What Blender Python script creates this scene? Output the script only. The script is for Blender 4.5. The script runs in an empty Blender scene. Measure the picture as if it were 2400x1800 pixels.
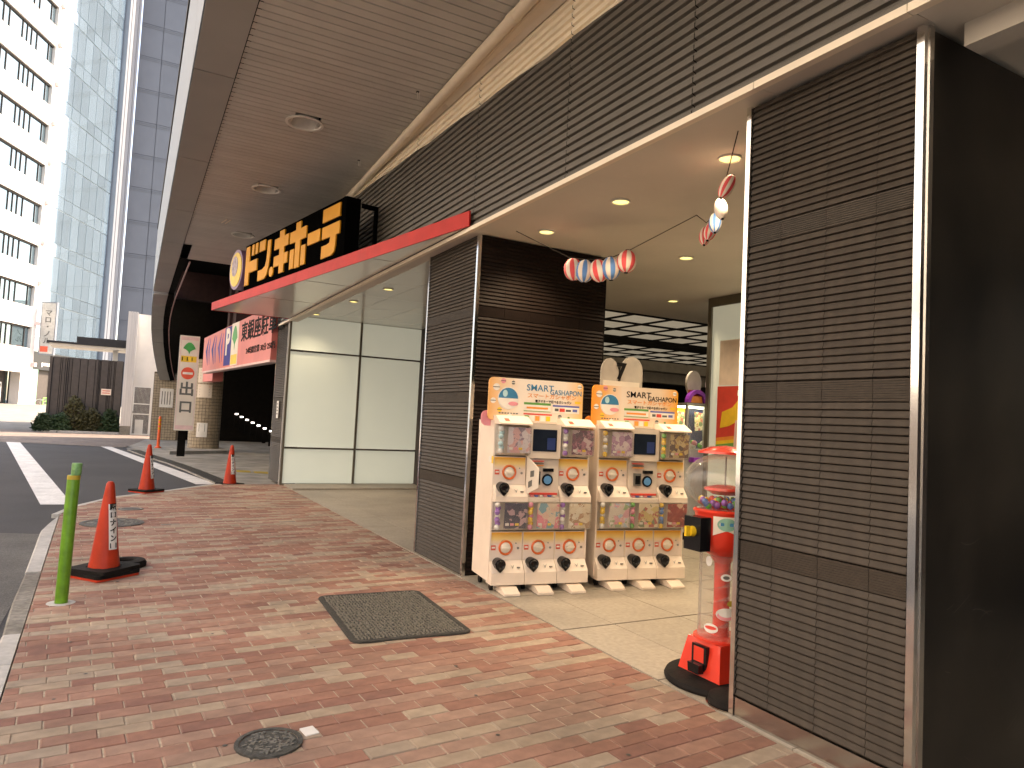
import bpy, math, random
from math import sin, cos, pi, radians, sqrt, atan2
from mathutils import Vector, Matrix
random.seed(7)
scene = bpy.context.scene
COL = scene.collection

# ------------------------------------------------------------------ camera, sky, sun, exposure
YAW, PITCH, ROLL, FPX = radians(28.67), radians(3.08), radians(2.81), 1652.0
fw = Vector((sin(YAW)*cos(PITCH), cos(YAW)*cos(PITCH), sin(PITCH)))
r0 = Vector((cos(YAW), -sin(YAW), 0)); u0 = r0.cross(fw)
rt = r0*cos(ROLL) + u0*sin(ROLL); up = -r0*sin(ROLL) + u0*cos(ROLL)
cd = bpy.data.cameras.new('camera'); cam = bpy.data.objects.new('camera', cd); COL.objects.link(cam)
cd.sensor_fit = 'HORIZONTAL'; cd.sensor_width = 36.0; cd.lens = 36.0*FPX/2400.0
cd.clip_start = 0.05; cd.clip_end = 3000
cam.matrix_world = Matrix(((rt.x, up.x, -fw.x, 0), (rt.y, up.y, -fw.y, 0), (rt.z, up.z, -fw.z, 1.4), (0, 0, 0, 1)))
scene.camera = cam

SUN_EL, SUN_AZ = radians(44), atan2(0.88, 0.17)      # azimuth measured from +Y towards +X
world = bpy.data.worlds.new('World'); scene.world = world; world.use_nodes = True
wn = world.node_tree.nodes; wl = world.node_tree.links
sky = wn.new('ShaderNodeTexSky'); sky.sky_type = 'NISHITA'; sky.sun_disc = False
sky.sun_elevation = SUN_EL; sky.sun_rotation = SUN_AZ
sky.air_density = 1.0; sky.dust_density = 2.0; sky.ozone_density = 1.0
bg = wn['Background']; bg.inputs['Strength'].default_value = 0.15
wl.new(sky.outputs[0], bg.inputs['Color'])
sd = bpy.data.lights.new('sun', 'SUN'); sd.energy = 2.8; sd.angle = radians(0.5); sd.color = (1.0, 0.95, 0.87)
sun = bpy.data.objects.new('sun', sd); COL.objects.link(sun)
sv = Vector((sin(SUN_AZ)*cos(SUN_EL), cos(SUN_AZ)*cos(SUN_EL), sin(SUN_EL)))
sun.rotation_euler = sv.to_track_quat('Z', 'Y').to_euler()
vs = scene.view_settings
vs.view_transform = 'Standard'; vs.look = 'None'; vs.gamma = 1.0; vs.use_curve_mapping = False
vs.exposure = 2.32
vs.use_white_balance = True; vs.white_balance_temperature = 8200; vs.white_balance_tint = 17

# ------------------------------------------------------------------ materials
MATS = {}
def mat(name, col, rough=.6, metal=0.0, var=.12, vscale=6.0, bump=0.0, bscale=80.0, spec=.5, emit=0.0,
        grime=0.0, coat=0.0, rnd=0.0, gscale=1.2):
    m = bpy.data.materials.new(name); m.use_nodes = True; MATS[name] = m
    nt = m.node_tree; N = nt.nodes; L = nt.links; b = N['Principled BSDF']
    b.inputs['Roughness'].default_value = rough; b.inputs['Metallic'].default_value = metal
    b.inputs['Specular IOR Level'].default_value = spec; b.inputs['Coat Weight'].default_value = coat
    tc = N.new('ShaderNodeTexCoord'); no = N.new('ShaderNodeTexNoise')
    no.inputs['Scale'].default_value = vscale; no.inputs['Detail'].default_value = 6
    L.new(tc.outputs['Object'], no.inputs['Vector'])
    ra = N.new('ShaderNodeMapRange'); ra.inputs['From Min'].default_value = .3; ra.inputs['From Max'].default_value = .7
    ra.inputs['To Min'].default_value = 1-var; ra.inputs['To Max'].default_value = 1+var
    L.new(no.outputs['Fac'], ra.inputs['Value'])
    cur = ra.outputs['Result']
    if rnd:
        oi = N.new('ShaderNodeObjectInfo'); r2 = N.new('ShaderNodeMapRange')
        r2.inputs['To Min'].default_value = 1-rnd; r2.inputs['To Max'].default_value = 1+rnd
        L.new(oi.outputs['Random'], r2.inputs['Value'])
        mu = N.new('ShaderNodeMath'); mu.operation = 'MULTIPLY'
        L.new(cur, mu.inputs[0]); L.new(r2.outputs['Result'], mu.inputs[1]); cur = mu.outputs[0]
    if grime:
        ge = N.new('ShaderNodeNewGeometry'); n2 = N.new('ShaderNodeTexNoise')
        n2.inputs['Scale'].default_value = gscale; n2.inputs['Detail'].default_value = 8; n2.inputs['Roughness'].default_value = .65
        L.new(ge.outputs['Position'], n2.inputs['Vector'])
        r3 = N.new('ShaderNodeMapRange'); r3.inputs['From Min'].default_value = .35; r3.inputs['From Max'].default_value = .6
        r3.inputs['To Min'].default_value = 1-grime; r3.inputs['To Max'].default_value = 1.0
        L.new(n2.outputs['Fac'], r3.inputs['Value'])
        mu = N.new('ShaderNodeMath'); mu.operation = 'MULTIPLY'
        L.new(cur, mu.inputs[0]); L.new(r3.outputs['Result'], mu.inputs[1]); cur = mu.outputs[0]
    mx = N.new('ShaderNodeVectorMath'); mx.operation = 'SCALE'; mx.inputs[0].default_value = col[:3]
    L.new(cur, mx.inputs['Scale']); L.new(mx.outputs[0], b.inputs['Base Color'])
    if bump:
        nb = N.new('ShaderNodeTexNoise'); nb.inputs['Scale'].default_value = bscale; nb.inputs['Detail'].default_value = 5
        L.new(tc.outputs['Object'], nb.inputs['Vector'])
        bp = N.new('ShaderNodeBump'); bp.inputs['Strength'].default_value = bump; bp.inputs['Distance'].default_value = .01
        L.new(nb.outputs['Fac'], bp.inputs['Height']); L.new(bp.outputs['Normal'], b.inputs['Normal'])
    if emit:
        b.inputs['Emission Color'].default_value = (*col[:3], 1); b.inputs['Emission Strength'].default_value = emit
    return m

def clear_mat(name, tint=(1, 1, 1), refl=.05, rough=.04, haze=.07):
    """thin clear plastic: see-through, a sheen that grows at grazing angles, milky white added to lighten the edges"""
    m = bpy.data.materials.new(name); m.use_nodes = True; MATS[name] = m
    N = m.node_tree.nodes; L = m.node_tree.links; N.remove(N['Principled BSDF'])
    tr = N.new('ShaderNodeBsdfTransparent'); tr.inputs[0].default_value = (*tint, 1)
    df = N.new('ShaderNodeBsdfDiffuse'); df.inputs[0].default_value = (.8, .77, .72, 1)  # white mixed in to lighten edges that reflect dark surroundings
    gl = N.new('ShaderNodeBsdfGlossy'); gl.inputs['Roughness'].default_value = rough
    lw = N.new('ShaderNodeLayerWeight'); lw.inputs['Blend'].default_value = .12
    lf = N.new('ShaderNodeMath'); lf.operation = 'MULTIPLY_ADD'; lf.inputs[1].default_value = .35; lf.inputs[2].default_value = haze; lf.use_clamp = True
    ad = N.new('ShaderNodeMath'); ad.operation = 'MULTIPLY_ADD'; ad.inputs[1].default_value = .55; ad.inputs[2].default_value = refl; ad.use_clamp = True
    m1 = N.new('ShaderNodeMixShader'); mx = N.new('ShaderNodeMixShader')
    L.new(lw.outputs['Facing'], lf.inputs[0]); L.new(lf.outputs[0], m1.inputs[0]); L.new(tr.outputs[0], m1.inputs[1]); L.new(df.outputs[0], m1.inputs[2])
    L.new(lw.outputs['Fresnel'], ad.inputs[0]); L.new(ad.outputs[0], mx.inputs[0])
    L.new(m1.outputs[0], mx.inputs[1]); L.new(gl.outputs[0], mx.inputs[2])
    L.new(mx.outputs[0], N['Material Output'].inputs[0]); return m

def ramp_mat(name, stops, axis='Z', rough=.4):
    m = bpy.data.materials.new(name); m.use_nodes = True; MATS[name] = m
    N = m.node_tree.nodes; L = m.node_tree.links; b = N['Principled BSDF']; b.inputs['Roughness'].default_value = rough
    tc = N.new('ShaderNodeTexCoord'); sp = N.new('ShaderNodeSeparateXYZ'); cr = N.new('ShaderNodeValToRGB')
    L.new(tc.outputs['Generated'], sp.inputs[0]); L.new(sp.outputs[axis], cr.inputs[0])
    e = cr.color_ramp.elements
    e[0].position, e[0].color = stops[0][0], (*stops[0][1], 1)
    e[1].position, e[1].color = stops[-1][0], (*stops[-1][1], 1)
    for p, c in stops[1:-1]:
        q = e.new(p); q.color = (*c, 1)
    L.new(cr.outputs[0], b.inputs['Base Color']); return m

def card_mat(name, cols, scale=18, seed=0.0):
    """printed card: busy patches of a few colours"""
    m = bpy.data.materials.new(name); m.use_nodes = True; MATS[name] = m
    N = m.node_tree.nodes; L = m.node_tree.links; b = N['Principled BSDF']; b.inputs['Roughness'].default_value = .45
    tc = N.new('ShaderNodeTexCoord'); mp = N.new('ShaderNodeMapping'); mp.inputs['Location'].default_value = (seed, seed*1.7, seed*.6)
    vo = N.new('ShaderNodeTexVoronoi'); vo.inputs['Scale'].default_value = scale
    no = N.new('ShaderNodeTexNoise'); no.inputs['Scale'].default_value = scale*2.2; no.inputs['Detail'].default_value = 3
    sp = N.new('ShaderNodeSeparateColor'); ad = N.new('ShaderNodeMath'); ad.operation = 'MULTIPLY_ADD'; ad.inputs[1].default_value = .35
    cr = N.new('ShaderNodeValToRGB'); cr.color_ramp.interpolation = 'CONSTANT'
    L.new(tc.outputs['Object'], mp.inputs[0]); L.new(mp.outputs[0], vo.inputs['Vector']); L.new(mp.outputs[0], no.inputs['Vector'])
    L.new(vo.outputs['Color'], sp.inputs[0]); L.new(no.outputs['Fac'], ad.inputs[0]); L.new(sp.outputs[0], ad.inputs[2])
    L.new(ad.outputs[0], cr.inputs[0])
    e = cr.color_ramp.elements; n = len(cols)
    e[0].color = (*cols[0], 1); e[0].position = 0; e[1].color = (*cols[-1], 1); e[1].position = 1.15*(n-1)/n if n > 1 else 1
    for i in range(1, n-1):
        q = e.new(.12+i/n); q.color = (*cols[i], 1)
    e[len(e)-1].position = .95
    L.new(cr.outputs[0], b.inputs['Base Color']); return m

BR = [(.298, .144, .100), (.32, .172, .122), (.34, .205, .148), (.375, .282, .20), (.355, .272, .20), (.252, .118, .086), (.235, .188, .155)]
bricks_m = [mat('paver_%s' % n, c, .82, var=.16, vscale=14, bump=.25, bscale=160, grime=.28, rnd=.08) for n, c in zip(
    ('red', 'salmon', 'orange', 'buff', 'tan', 'maroon', 'grey'), BR)]
mat('mortar_sand', (.40, .32, .235), .95, var=.25, vscale=40, bump=.3)
mat('asphalt', (.050, .051, .055), .88, var=.35, vscale=90, bump=.5, bscale=220, grime=.25, gscale=.5)
mat('old_asphalt', (.13, .125, .115), .92, var=.45, vscale=110, bump=.7, bscale=200, grime=.35)
mat('road_paint', (.72, .71, .68), .7, var=.12, vscale=30, grime=.22, gscale=3)
mat('kerb_light', (.50, .48, .44), .85, var=.12, vscale=20, bump=.2, grime=.25)
mat('kerb_dark', (.24, .22, .185), .9, var=.3, vscale=25, bump=.5, grime=.4)
mat('concrete', (.33, .31, .27), .88, var=.18, vscale=3, bump=.2, grime=.35)
mat('pale_concrete', (.21, .195, .17), .88, var=.1, vscale=2, grime=.2)
mat('far_paver', (.19, .15, .125), .85, var=.25, vscale=9, grime=.3)
mat('granite_tile', (.37, .32, .255), .55, var=.13, vscale=30, bump=.06, bscale=120, grime=.22, rnd=.06)
mat('joint_dark', (.05, .045, .04), .95)
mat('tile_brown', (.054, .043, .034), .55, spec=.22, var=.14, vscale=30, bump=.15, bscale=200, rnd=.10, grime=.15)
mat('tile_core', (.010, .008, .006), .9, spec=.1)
mat('tile_shaded', (.017, .011, .009), .55, var=.15, vscale=30, rnd=.1, spec=.08)  # ribbed tile with the shade of the side face put into its colour
mat('chrome', (.78, .78, .77), .13, 1.0, var=.05, vscale=3, bump=.05, bscale=6)
mat('steel_kick', (.55, .53, .50), .22, 1.0, var=.12, vscale=6, bump=.04, bscale=8)
mat('black_panel', (.014, .011, .008), .32, var=.75, vscale=2.2, spec=.3, bump=.02, bscale=5, grime=.4, gscale=1.6)
mat('cladding_grey', (.098, .087, .073), .5, .0, var=.06, vscale=4, grime=.12, rnd=.05)
mat('cladding_lit_patch', (.88, .76, .58), .6, var=.05, vscale=4, grime=.06)  # light bounced on to the upper wall, put into a cream colour
mat('trim_cream', (.78, .68, .54), .5, var=.04)
mat('ceiling_beige', (.64, .59, .51), .6, var=.04, vscale=2, grime=.08, gscale=.7)
mat('panel_white', (.66, .65, .60), .16, var=.03, vscale=1, spec=.5)
mat('slat_taupe', (.54, .52, .475), .5, .0, var=.05, vscale=3, rnd=.05)
mat('soffit_panel', (.34, .33, .305), .5, .0, var=.05, vscale=2, rnd=.05)
mat('fascia_metal', (.13, .17, .22), .45, .0, var=.04)
mat('seam_dark', (.018, .016, .013), .9, spec=.1)
mat('pipe_cream', (.78, .66, .50), .5, var=.06)
mat('white_lamp', (.72, .70, .64), .45, var=.03)
mat('lamp_glow', (1.0, .93, .36), .5, var=0, emit=.34)
mat('red_paint', (.50, .018, .016), .5, var=.1, vscale=3, spec=.2, grime=.15, gscale=2)
mat('sign_black', (.002, .002, .002), .8, var=.1, spec=.0)
mat('sign_yellow', (.62, .27, .008), .5, var=.06, vscale=2, spec=.2)
mat('emblem_purple', (.20, .10, .19), .4); mat('emblem_yellow', (.66, .46, .03), .45); mat('emblem_pale', (.30, .24, .28), .5, var=.6, vscale=14)
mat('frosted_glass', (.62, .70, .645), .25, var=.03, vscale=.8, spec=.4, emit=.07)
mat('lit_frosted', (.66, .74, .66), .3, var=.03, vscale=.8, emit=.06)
mat('mullion', (.20, .18, .14), .3, .7, var=.08)
mat('cone_orange', (.52, .040, .013), .42, spec=.3, var=.07, vscale=6, grime=.22, gscale=5)
mat('rubber', (.012, .010, .009), .75, spec=.15, var=.3, vscale=20, bump=.3)
mat('sticker', (.72, .70, .66), .5, var=.08); mat('ink', (.010, .009, .009), .7, spec=.1); mat('ink_grey', (.11, .11, .10), .6)
mat('bollard_green', (.115, .29, .014), .36, var=.2, vscale=12, grime=.3, gscale=9)
mat('bollard_cap', (.13, .30, .10), .45, var=.5, vscale=22); mat('rust_yellow', (.42, .30, .03), .6, var=.3)
mat('cast_iron', (.085, .083, .074), .55, .5, var=.35, vscale=40, bump=.5, bscale=120)
mat('iron_hi', (.22, .21, .185), .5, .5, var=.3, vscale=60)
mat('mat_rubber', (.036, .033, .027), .8, var=.3, vscale=40, bump=.8, bscale=120)
mat('mat_rib', (.17, .155, .125), .85, var=.3, vscale=60)
mat('cream_plastic', (.80, .67, .55), .42, var=.03, vscale=2, grime=.07, gscale=4)
mat('cream_shade', (.62, .53, .44), .45, var=.04)
mat('dial_orange', (.72, .14, .03), .35); mat('dial_white', (.78, .70, .58), .3)
mat('label_red', (.66, .10, .05), .45); mat('chute_black', (.008, .008, .009), .25, spec=.3)
mat('screen_dark', (.012, .018, .03), .12); mat('reader_blue', (.10, .28, .52), .2)
mat('grey_metal', (.32, .31, .29), .35, .8)
mat('print_green', (.12, .34, .08), .5); mat('print_blue', (.12, .15, .42), .5); mat('print_red', (.70, .07, .05), .5)
mat('print_orange', (.85, .30, .06), .5); mat('print_teal', (.03, .20, .36), .5); mat('print_white', (.80, .74, .66), .5); mat('print_yellow', (.85, .55, .05), .5)
mat('print_pink', (.80, .30, .34), .5)
ramp_mat('dispenser_print', [(0, (.76, .64, .55)), (.55, (.76, .62, .52)), (.78, (.86, .60, .22)), (1, (.82, .36, .02))])
ramp_mat('header_print', [(0, (.84, .42, .14)), (.12, (.82, .56, .34)), (.32, (.80, .70, .60)), (.80, (.80, .69, .58)), (1, (.84, .48, .18))], 'X')
ramp_mat('header_print_warm', [(0, (.85, .32, .05)), (.14, (.84, .42, .14)), (.34, (.79, .66, .54)), (.78, (.79, .62, .46)), (1, (.85, .36, .03))], 'X')
clear_mat('clear_plastic', (.95, .95, .94), .05, .06)
clear_mat('clear_globe', (.96, .95, .93), .05, .03, .05)
mat('toy_red', (.74, .045, .025), .25, var=.05, coat=.4)
for n_, c_ in dict(green=(.10, .40, .06), yellow=(.80, .50, .03), blue=(.06, .20, .55), pink=(.75, .25, .35), purple=(.28, .10, .45), white=(.75, .72, .68), cyan=(.45, .68, .72)).items():
    mat('ball_'+n_, c_, .25, var=.08, coat=.3)
mat('lantern_white', (.80, .70, .60), .8, var=.05); mat('lantern_red', (.78, .09, .10), .8, var=.06); mat('lantern_blue', (.10, .26, .58), .8, var=.06)
mat('cord', (.05, .04, .03), .8)
mat('pink_sign', (.70, .20, .18), .5, var=.06, vscale=1, grime=.12); mat('pink_pale', (.72, .50, .47), .5)
mat('sign_cream', (.74, .66, .56), .45, var=.05, vscale=2, grime=.1); mat('leaf_green', (.03, .33, .07), .5)
mat('p_blue', (.014, .014, .22), .5, spec=.2); mat('p_violet', (.10, .07, .34), .5, spec=.2)
mat('no_entry', (.75, .09, .04), .45)
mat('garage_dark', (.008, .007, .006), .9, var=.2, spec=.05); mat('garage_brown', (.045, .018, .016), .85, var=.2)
mat('small_tile', (.42, .34, .24), .55, var=.2, vscale=12, rnd=.12, grime=.25)
mat('grout', (.10, .075, .05), .9)
mat('marker_glow', (.9, .95, 1.0), .4, var=0, emit=2.0)
mat('pink_tube', (.35, .20, .20), .5)
mat('fence_brown', (.060, .049, .042), .6, var=.15, vscale=5, rnd=.10)
mat('white_render', (.78, .75, .69), .85, var=.04, vscale=1, grime=.08)
mat('white_panel', (.60, .58, .55), .7, var=.03, vscale=1, grime=.05)
mat('gate_white', (.72, .71, .66), .5, var=.06)
mat('leaf_dark', (.028, .060, .018), .6, var=.4, vscale=30, rnd=.3); mat('leaf_olive', (.075, .070, .022), .6, var=.4, vscale=30, rnd=.3); mat('twig', (.09, .055, .035), .9)
mat('window_glass', (.17, .25, .29), .06, .75, var=.05, vscale=.5, rnd=.12)
mat('window_frame', (.035, .032, .03), .6, spec=.2)
mat('tower_glass', (.48, .64, .74), .05, .85, var=.03, vscale=.3, rnd=.16)
mat('tower_mullion', (.20, .25, .28), .4, .5)
mat('tower_grey', (.115, .125, .145), .6, .0, var=.05, vscale=.6, rnd=.04); mat('tower_pale', (.17, .19, .22), .5, .0, var=.05, vscale=.5)
mat('mint', (.20, .40, .30), .6); mat('shop_dark', (.06, .05, .044), .7); mat('grey_dark', (.020, .024, .026), .5)
mat('bike_green', (.25, .55, .12), .5)
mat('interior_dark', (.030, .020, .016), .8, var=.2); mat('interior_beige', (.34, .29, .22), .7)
mat('ceiling_glow', (.62, .61, .52), .7, var=.03, emit=.075)  # faint glow added to grey ceiling panels in place of hall lighting
mat('purple_toy', (.36, .06, .62), .35); mat('cab_grey', (.46, .45, .42), .4, .2); mat('dark_blue', (.02, .04, .14), .4)
mat('glow_cool', (.85, 1.0, .80), .5, var=0, emit=3.5)
mat('board_grey', (.42, .38, .33), .6); mat('topper_white', (.66, .62, .57), .5); mat('poster_white', (.80, .66, .54), .6)
mat('delin_orange', (.78, .10, .02), .4)

def m_(x): return MATS[x] if isinstance(x, str) else x

# ------------------------------------------------------------------ mesh building
class MB:
    def __init__(s): s.v = []; s.f = []; s.mi = []
    def add(s, vs, fs, m=0):
        o = len(s.v); s.v += [tuple(p) for p in vs]
        for f in fs: s.f.append(tuple(i+o for i in f)); s.mi.append(m)
        return s
    def box(s, x0, x1, y0, y1, z0, z1, m=0):
        return s.add([(x0, y0, z0), (x1, y0, z0), (x1, y1, z0), (x0, y1, z0), (x0, y0, z1), (x1, y0, z1), (x1, y1, z1), (x0, y1, z1)],
                     [(3, 2, 1, 0), (4, 5, 6, 7), (0, 1, 5, 4), (1, 2, 6, 5), (2, 3, 7, 6), (3, 0, 4, 7)], m)
    def hexa(s, p, m=0):
        return s.add(p, [(3, 2, 1, 0), (4, 5, 6, 7), (0, 1, 5, 4), (1, 2, 6, 5), (2, 3, 7, 6), (3, 0, 4, 7)], m)
    def tube(s, p0, p1, r0, r1=None, n=10, m=0, caps=True):
        r1 = r0 if r1 is None else r1
        p0, p1 = Vector(p0), Vector(p1); d = (p1-p0).normalized()
        a = d.orthogonal().normalized(); b = d.cross(a); vs = []
        for p, r in ((p0, r0), (p1, r1)):
            for i in range(n):
                t = 2*pi*i/n; vs.append(p + a*(r*cos(t)) + b*(r*sin(t)))
        fs = [(i, (i+1) % n, n+(i+1) % n, n+i) for i in range(n)]
        if caps: fs += [tuple(range(n-1, -1, -1)), tuple(range(n, 2*n))]
        return s.add(vs, fs, m)
    def path(s, pts, r, n=6, m=0):
        for a, b in zip(pts[:-1], pts[1:]): s.tube(a, b, r, r, n, m)
        return s
    def lathe(s, prof, c=(0, 0, 0), n=24, m=0, axis='Z', mfun=None):
        o = len(s.v); k = len(prof)
        for (r, z) in prof:
            for i in range(n):
                t = 2*pi*i/n
                if axis == 'Z': p = (c[0]+r*cos(t), c[1]+r*sin(t), c[2]+z)
                elif axis == 'Y': p = (c[0]+r*cos(t), c[1]-z, c[2]+r*sin(t))     # axis points to -Y
                else: p = (c[0]-z, c[1]-r*cos(t), c[2]+r*sin(t))                 # axis points to -X
                s.v.append(p)
        for j in range(k-1):
            for i in range(n):
                i2 = (i+1) % n
                s.f.append((o+j*n+i, o+j*n+i2, o+(j+1)*n+i2, o+(j+1)*n+i)); s.mi.append(mfun(i, j) if mfun else m)
        return s
    def prism(s, pts, a, b, fn, m=0):
        """2-D outline pts extruded from a to b; fn(u, v, w) -> xyz"""
        n = len(pts); vs = [fn(u, v, a) for u, v in pts] + [fn(u, v, b) for u, v in pts]
        fs = [tuple(range(n)), tuple(range(2*n-1, n-1, -1))] + [(i, n+i, n+(i+1) % n, (i+1) % n) for i in range(n)]
        return s.add(vs, fs, m)
    def build(s, name, mats, parent=None, smooth=False, loc=None):
        me = bpy.data.meshes.new(name); me.from_pydata(s.v, [], s.f)
        for q in (mats if isinstance(mats, (list, tuple)) else [mats]): me.materials.append(m_(q))
        if any(s.mi): me.polygons.foreach_set('material_index', s.mi)
        me.validate()
        import bmesh
        bm = bmesh.new(); bm.from_mesh(me); bmesh.ops.remove_doubles(bm, verts=bm.verts, dist=1e-6)
        bmesh.ops.recalc_face_normals(bm, faces=bm.faces); bm.to_mesh(me); bm.free()
        if smooth:
            me.polygons.foreach_set('use_smooth', [True]*len(me.polygons))
            try: me.set_sharp_from_angle(angle=radians(35))
            except Exception: pass
        return link(name, me, parent, loc)
def link(name, me, parent=None, loc=None, rz=None):
    o = bpy.data.objects.new(name, me); COL.objects.link(o)
    if parent is not None: o.parent = parent
    if loc is not None: o.location = loc
    if rz is not None: o.rotation_euler = (0, 0, rz)
    return o
def box(name, b, m, parent=None): return MB().box(*b).build(name, m, parent)
def tag(o, label, cat, group=None):
    o['label'] = label; o['category'] = cat
    if group: o['group'] = group
    return o
def struct(o): o['kind'] = 'structure'; return o
def stuff(o): o['kind'] = 'stuff'; return o
def thing(name, label, cat, loc=(0, 0, 0), rz=0.0, group=None):
    o = bpy.data.objects.new(name, None); COL.objects.link(o); o.location = loc; o.rotation_euler = (0, 0, rz); o.empty_display_size = .1
    return tag(o, label, cat, group)

TXT = {}
def text_mesh(body, size, extrude=.0015, vertical=False, bold=.0, spacing=1.0):
    c = bpy.data.curves.new('txt', 'FONT'); c.body = '\n'.join(body) if vertical else body
    c.size = size; c.extrude = extrude; c.align_x = 'CENTER'; c.align_y = 'CENTER'; c.offset = bold; c.resolution_u = 3
    c.space_character = spacing
    if vertical: c.space_line = spacing
    o = bpy.data.objects.new('txt', c); COL.objects.link(o)
    dg = bpy.context.evaluated_depsgraph_get(); dg.update()
    me = bpy.data.meshes.new_from_object(o.evaluated_get(dg))
    bpy.data.objects.remove(o); bpy.data.curves.remove(c); return me
TEXTS = dict(
    parking=('東銀座駐車場', .50, .004, False, .008, 1.0), hours=('24時間営業 30分 250円', .17, .004, False, .002, 1.0), pee=('P', .95, .004, False, .03, 1.0),
    exit_a=('出', .40, .004, False, .01, 1.0), exit_b=('口', .36, .004, False, .01, 1.0), cone=('駅ロナイン', .058, .0008, True, .0015, 1.06),
    smart=('SMART', .078, .0008, False, .0004, 1.0), gasha=('GASHAPON', .062, .0008, False, .0004, 1.0), kana=('スマートガシャポン', .045, .0008, False, .0004, .95),
    tagline=('電子マネーで遊べるガシャポン', .026, .0006, False, .0006, 1.0), pmo=('pmo', .50, .01, False, .02, 1.0), vert=('マロ・ノル', .62, .01, True, .008, 1.0),
    toonies=('TOONIES', .030, .0006, False, .001, 1.0), tooh=('WELL', .045, .0006, False, .001, 1.0), seven=('7', .22, .004, False, .008, 1.0), small=('千代田区', .05, .001, False, 0, 1.0))
for k_, a_ in TEXTS.items(): TXT[k_] = text_mesh(*a_)
def text(key, m, parent, loc, rot=(pi/2, 0, 0), sx=1.0, sy=1.0):
    me = TXT[key].copy(); me.materials.clear(); me.materials.append(m_(m))
    o = link('lettering', me, parent, loc); o.rotation_euler = rot; o.scale = (sx, sy, 1); return o

# ------------------------------------------------------------------ ground, roads, pavement
struct(MB().add([(-400, -400, -.075), (400, -400, -.075), (400, 700, -.075), (-400, 700, -.075)], [(0, 1, 2, 3)]).build('ground', 'concrete'))
def sheet(pts, z): return MB().add([(x, y, z) for x, y in pts], [tuple(range(len(pts)))])
road = struct(sheet([(-60, -40), (-.45, -40), (-.45, 11.0), (0, 12.3), (.9, 13.3), (1.5, 14.1), (1.95, 14.15), (1.25, 18.6), (.62, 22.3), (.1, 26.3), (-.68, 26.5), (-2.8, 27.8), (-60, 44)], -.055).build('road', 'asphalt'))
o = sheet([(-40, -40), (-.52, -40), (-.60, 7.0), (-.70, 9.13), (-1.07, 9.28), (-6, 9.5), (-40, 9.8)], -.051).build('old_road_patch', 'old_asphalt', road)
for pts in ([(-.92, 11.67), (-.62, 11.64), (-.62, 12.2), (-3.21, 30.1), (-3.55, 29.9)], [(1.27, 14.44), (1.62, 14.5), (-.40, 27.33), (-.67, 27.2)], [(-9, 27.9), (-3.6, 28.9), (-3.6, 29.3), (-9, 28.3)]):
    sheet(pts, -.0505).build('road_line', 'road_paint', road)
struct(sheet([(2.0, 14.0), (12, 14.0), (12, 33.0), (.9, 33.0), (.2, 26.9), (.75, 22.3), (1.4, 18.6)], -.049).build('garage_driveway', 'concrete'))
struct(sheet([(-60, 44.2), (-2.8, 27.9), (-.6, 26.6), (.1, 26.4), (1.0, 33.1), (6, 33.1), (6, 40), (-3, 40), (-12, 46), (-60, 60)], -.050).build('far_pavement', 'far_paver'))
# ground rises gently towards the white building
mb = MB(); rows = [(39, -.045), (48, .18), (60, .52), (72, .85), (130, 1.2)]
for (y0, z0), (y1, z1) in zip(rows[:-1], rows[1:]): mb.add([(-80, y0, z0), (14, y0, z0), (14, y1, z1), (-80, y1, z1)], [(0, 1, 2, 3)])
struct(mb.build('far_plaza', 'pale_concrete'))
# kerb
kout = [(-.45, 1.0), (-.50, 3.5), (-.54, 5.12), (-.585, 5.9), (-.61, 6.93), (-.65, 8.0), (-.69, 9.04), (-.66, 9.62), (-.59, 10.38), (-.50, 10.95)]
def xo(y):
    for (x0, y0), (x1, y1) in zip(kout[:-1], kout[1:]):
        if y <= y1: return x0+(x1-x0)*(y-y0)/(y1-y0)
    return kout[-1][0]
def xi(y): return -.30-.30*(y-.6)/9.7 - .004 if y < 10.25 else -.595
kerb = struct(box('kerb', (-.52, -.46, .9, 1.0, -.07, -.02), 'kerb_dark'))
KY = [1.0, 1.6, 2.2, 2.8, 3.4, 4.0, 4.55, 5.12, 6.0, 6.9, 7.5, 8.1, 8.7, 9.3, 9.9, 10.3]
for a, b in zip(KY[:-1], KY[1:]):
    dark = 5.1 < (a+b)/2 < 6.9
    a2, b2 = a+.004, b-.004; n = 3; mb = MB()
    dz = -.012 if dark else 0
    for i in range(n):
        p, q = a2+(b2-a2)*i/n, a2+(b2-a2)*(i+1)/n
        e = .012
        mb.add([(xo(p), p, -.06), (xo(p), p, -.012+dz), (xo(p)+e, p, dz+.001), (xi(p)-.003, p, dz+.001), (xi(p)-.003, p, -.06),
                (xo(q), q, -.06), (xo(q), q, -.012+dz), (xo(q)+e, q, dz+.001), (xi(q)-.003, q, dz+.001), (xi(q)-.003, q, -.06)],
               [(0, 1, 6, 5), (1, 2, 7, 6), (2, 3, 8, 7), (3, 4, 9, 8)] + ([(0, 4, 3, 2, 1)] if i == 0 else []) + ([(5, 6, 7, 8, 9)] if i == n-1 else []))
    mb.build('kerb_stone', 'kerb_dark' if dark else 'kerb_light', kerb)
# gutter drain slot beside the worn kerb stone
box('gutter_drain', (-.72, -.64, 5.45, 5.62, -.052, -.046), 'joint_dark', kerb)

# brick pavement
REG = [(2.715, .6), (2.715, 13.95), (1.53, 13.95), (.68, 12.82), (-.02, 12.06), (-.45, 11.04), (-.6, 10.3), (-.30, .6)]
pave = struct(MB().add([(x, y, -.0048) for x, y in REG], [tuple(range(len(REG)))]).build('pavement', 'mortar_sand'))
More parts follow.
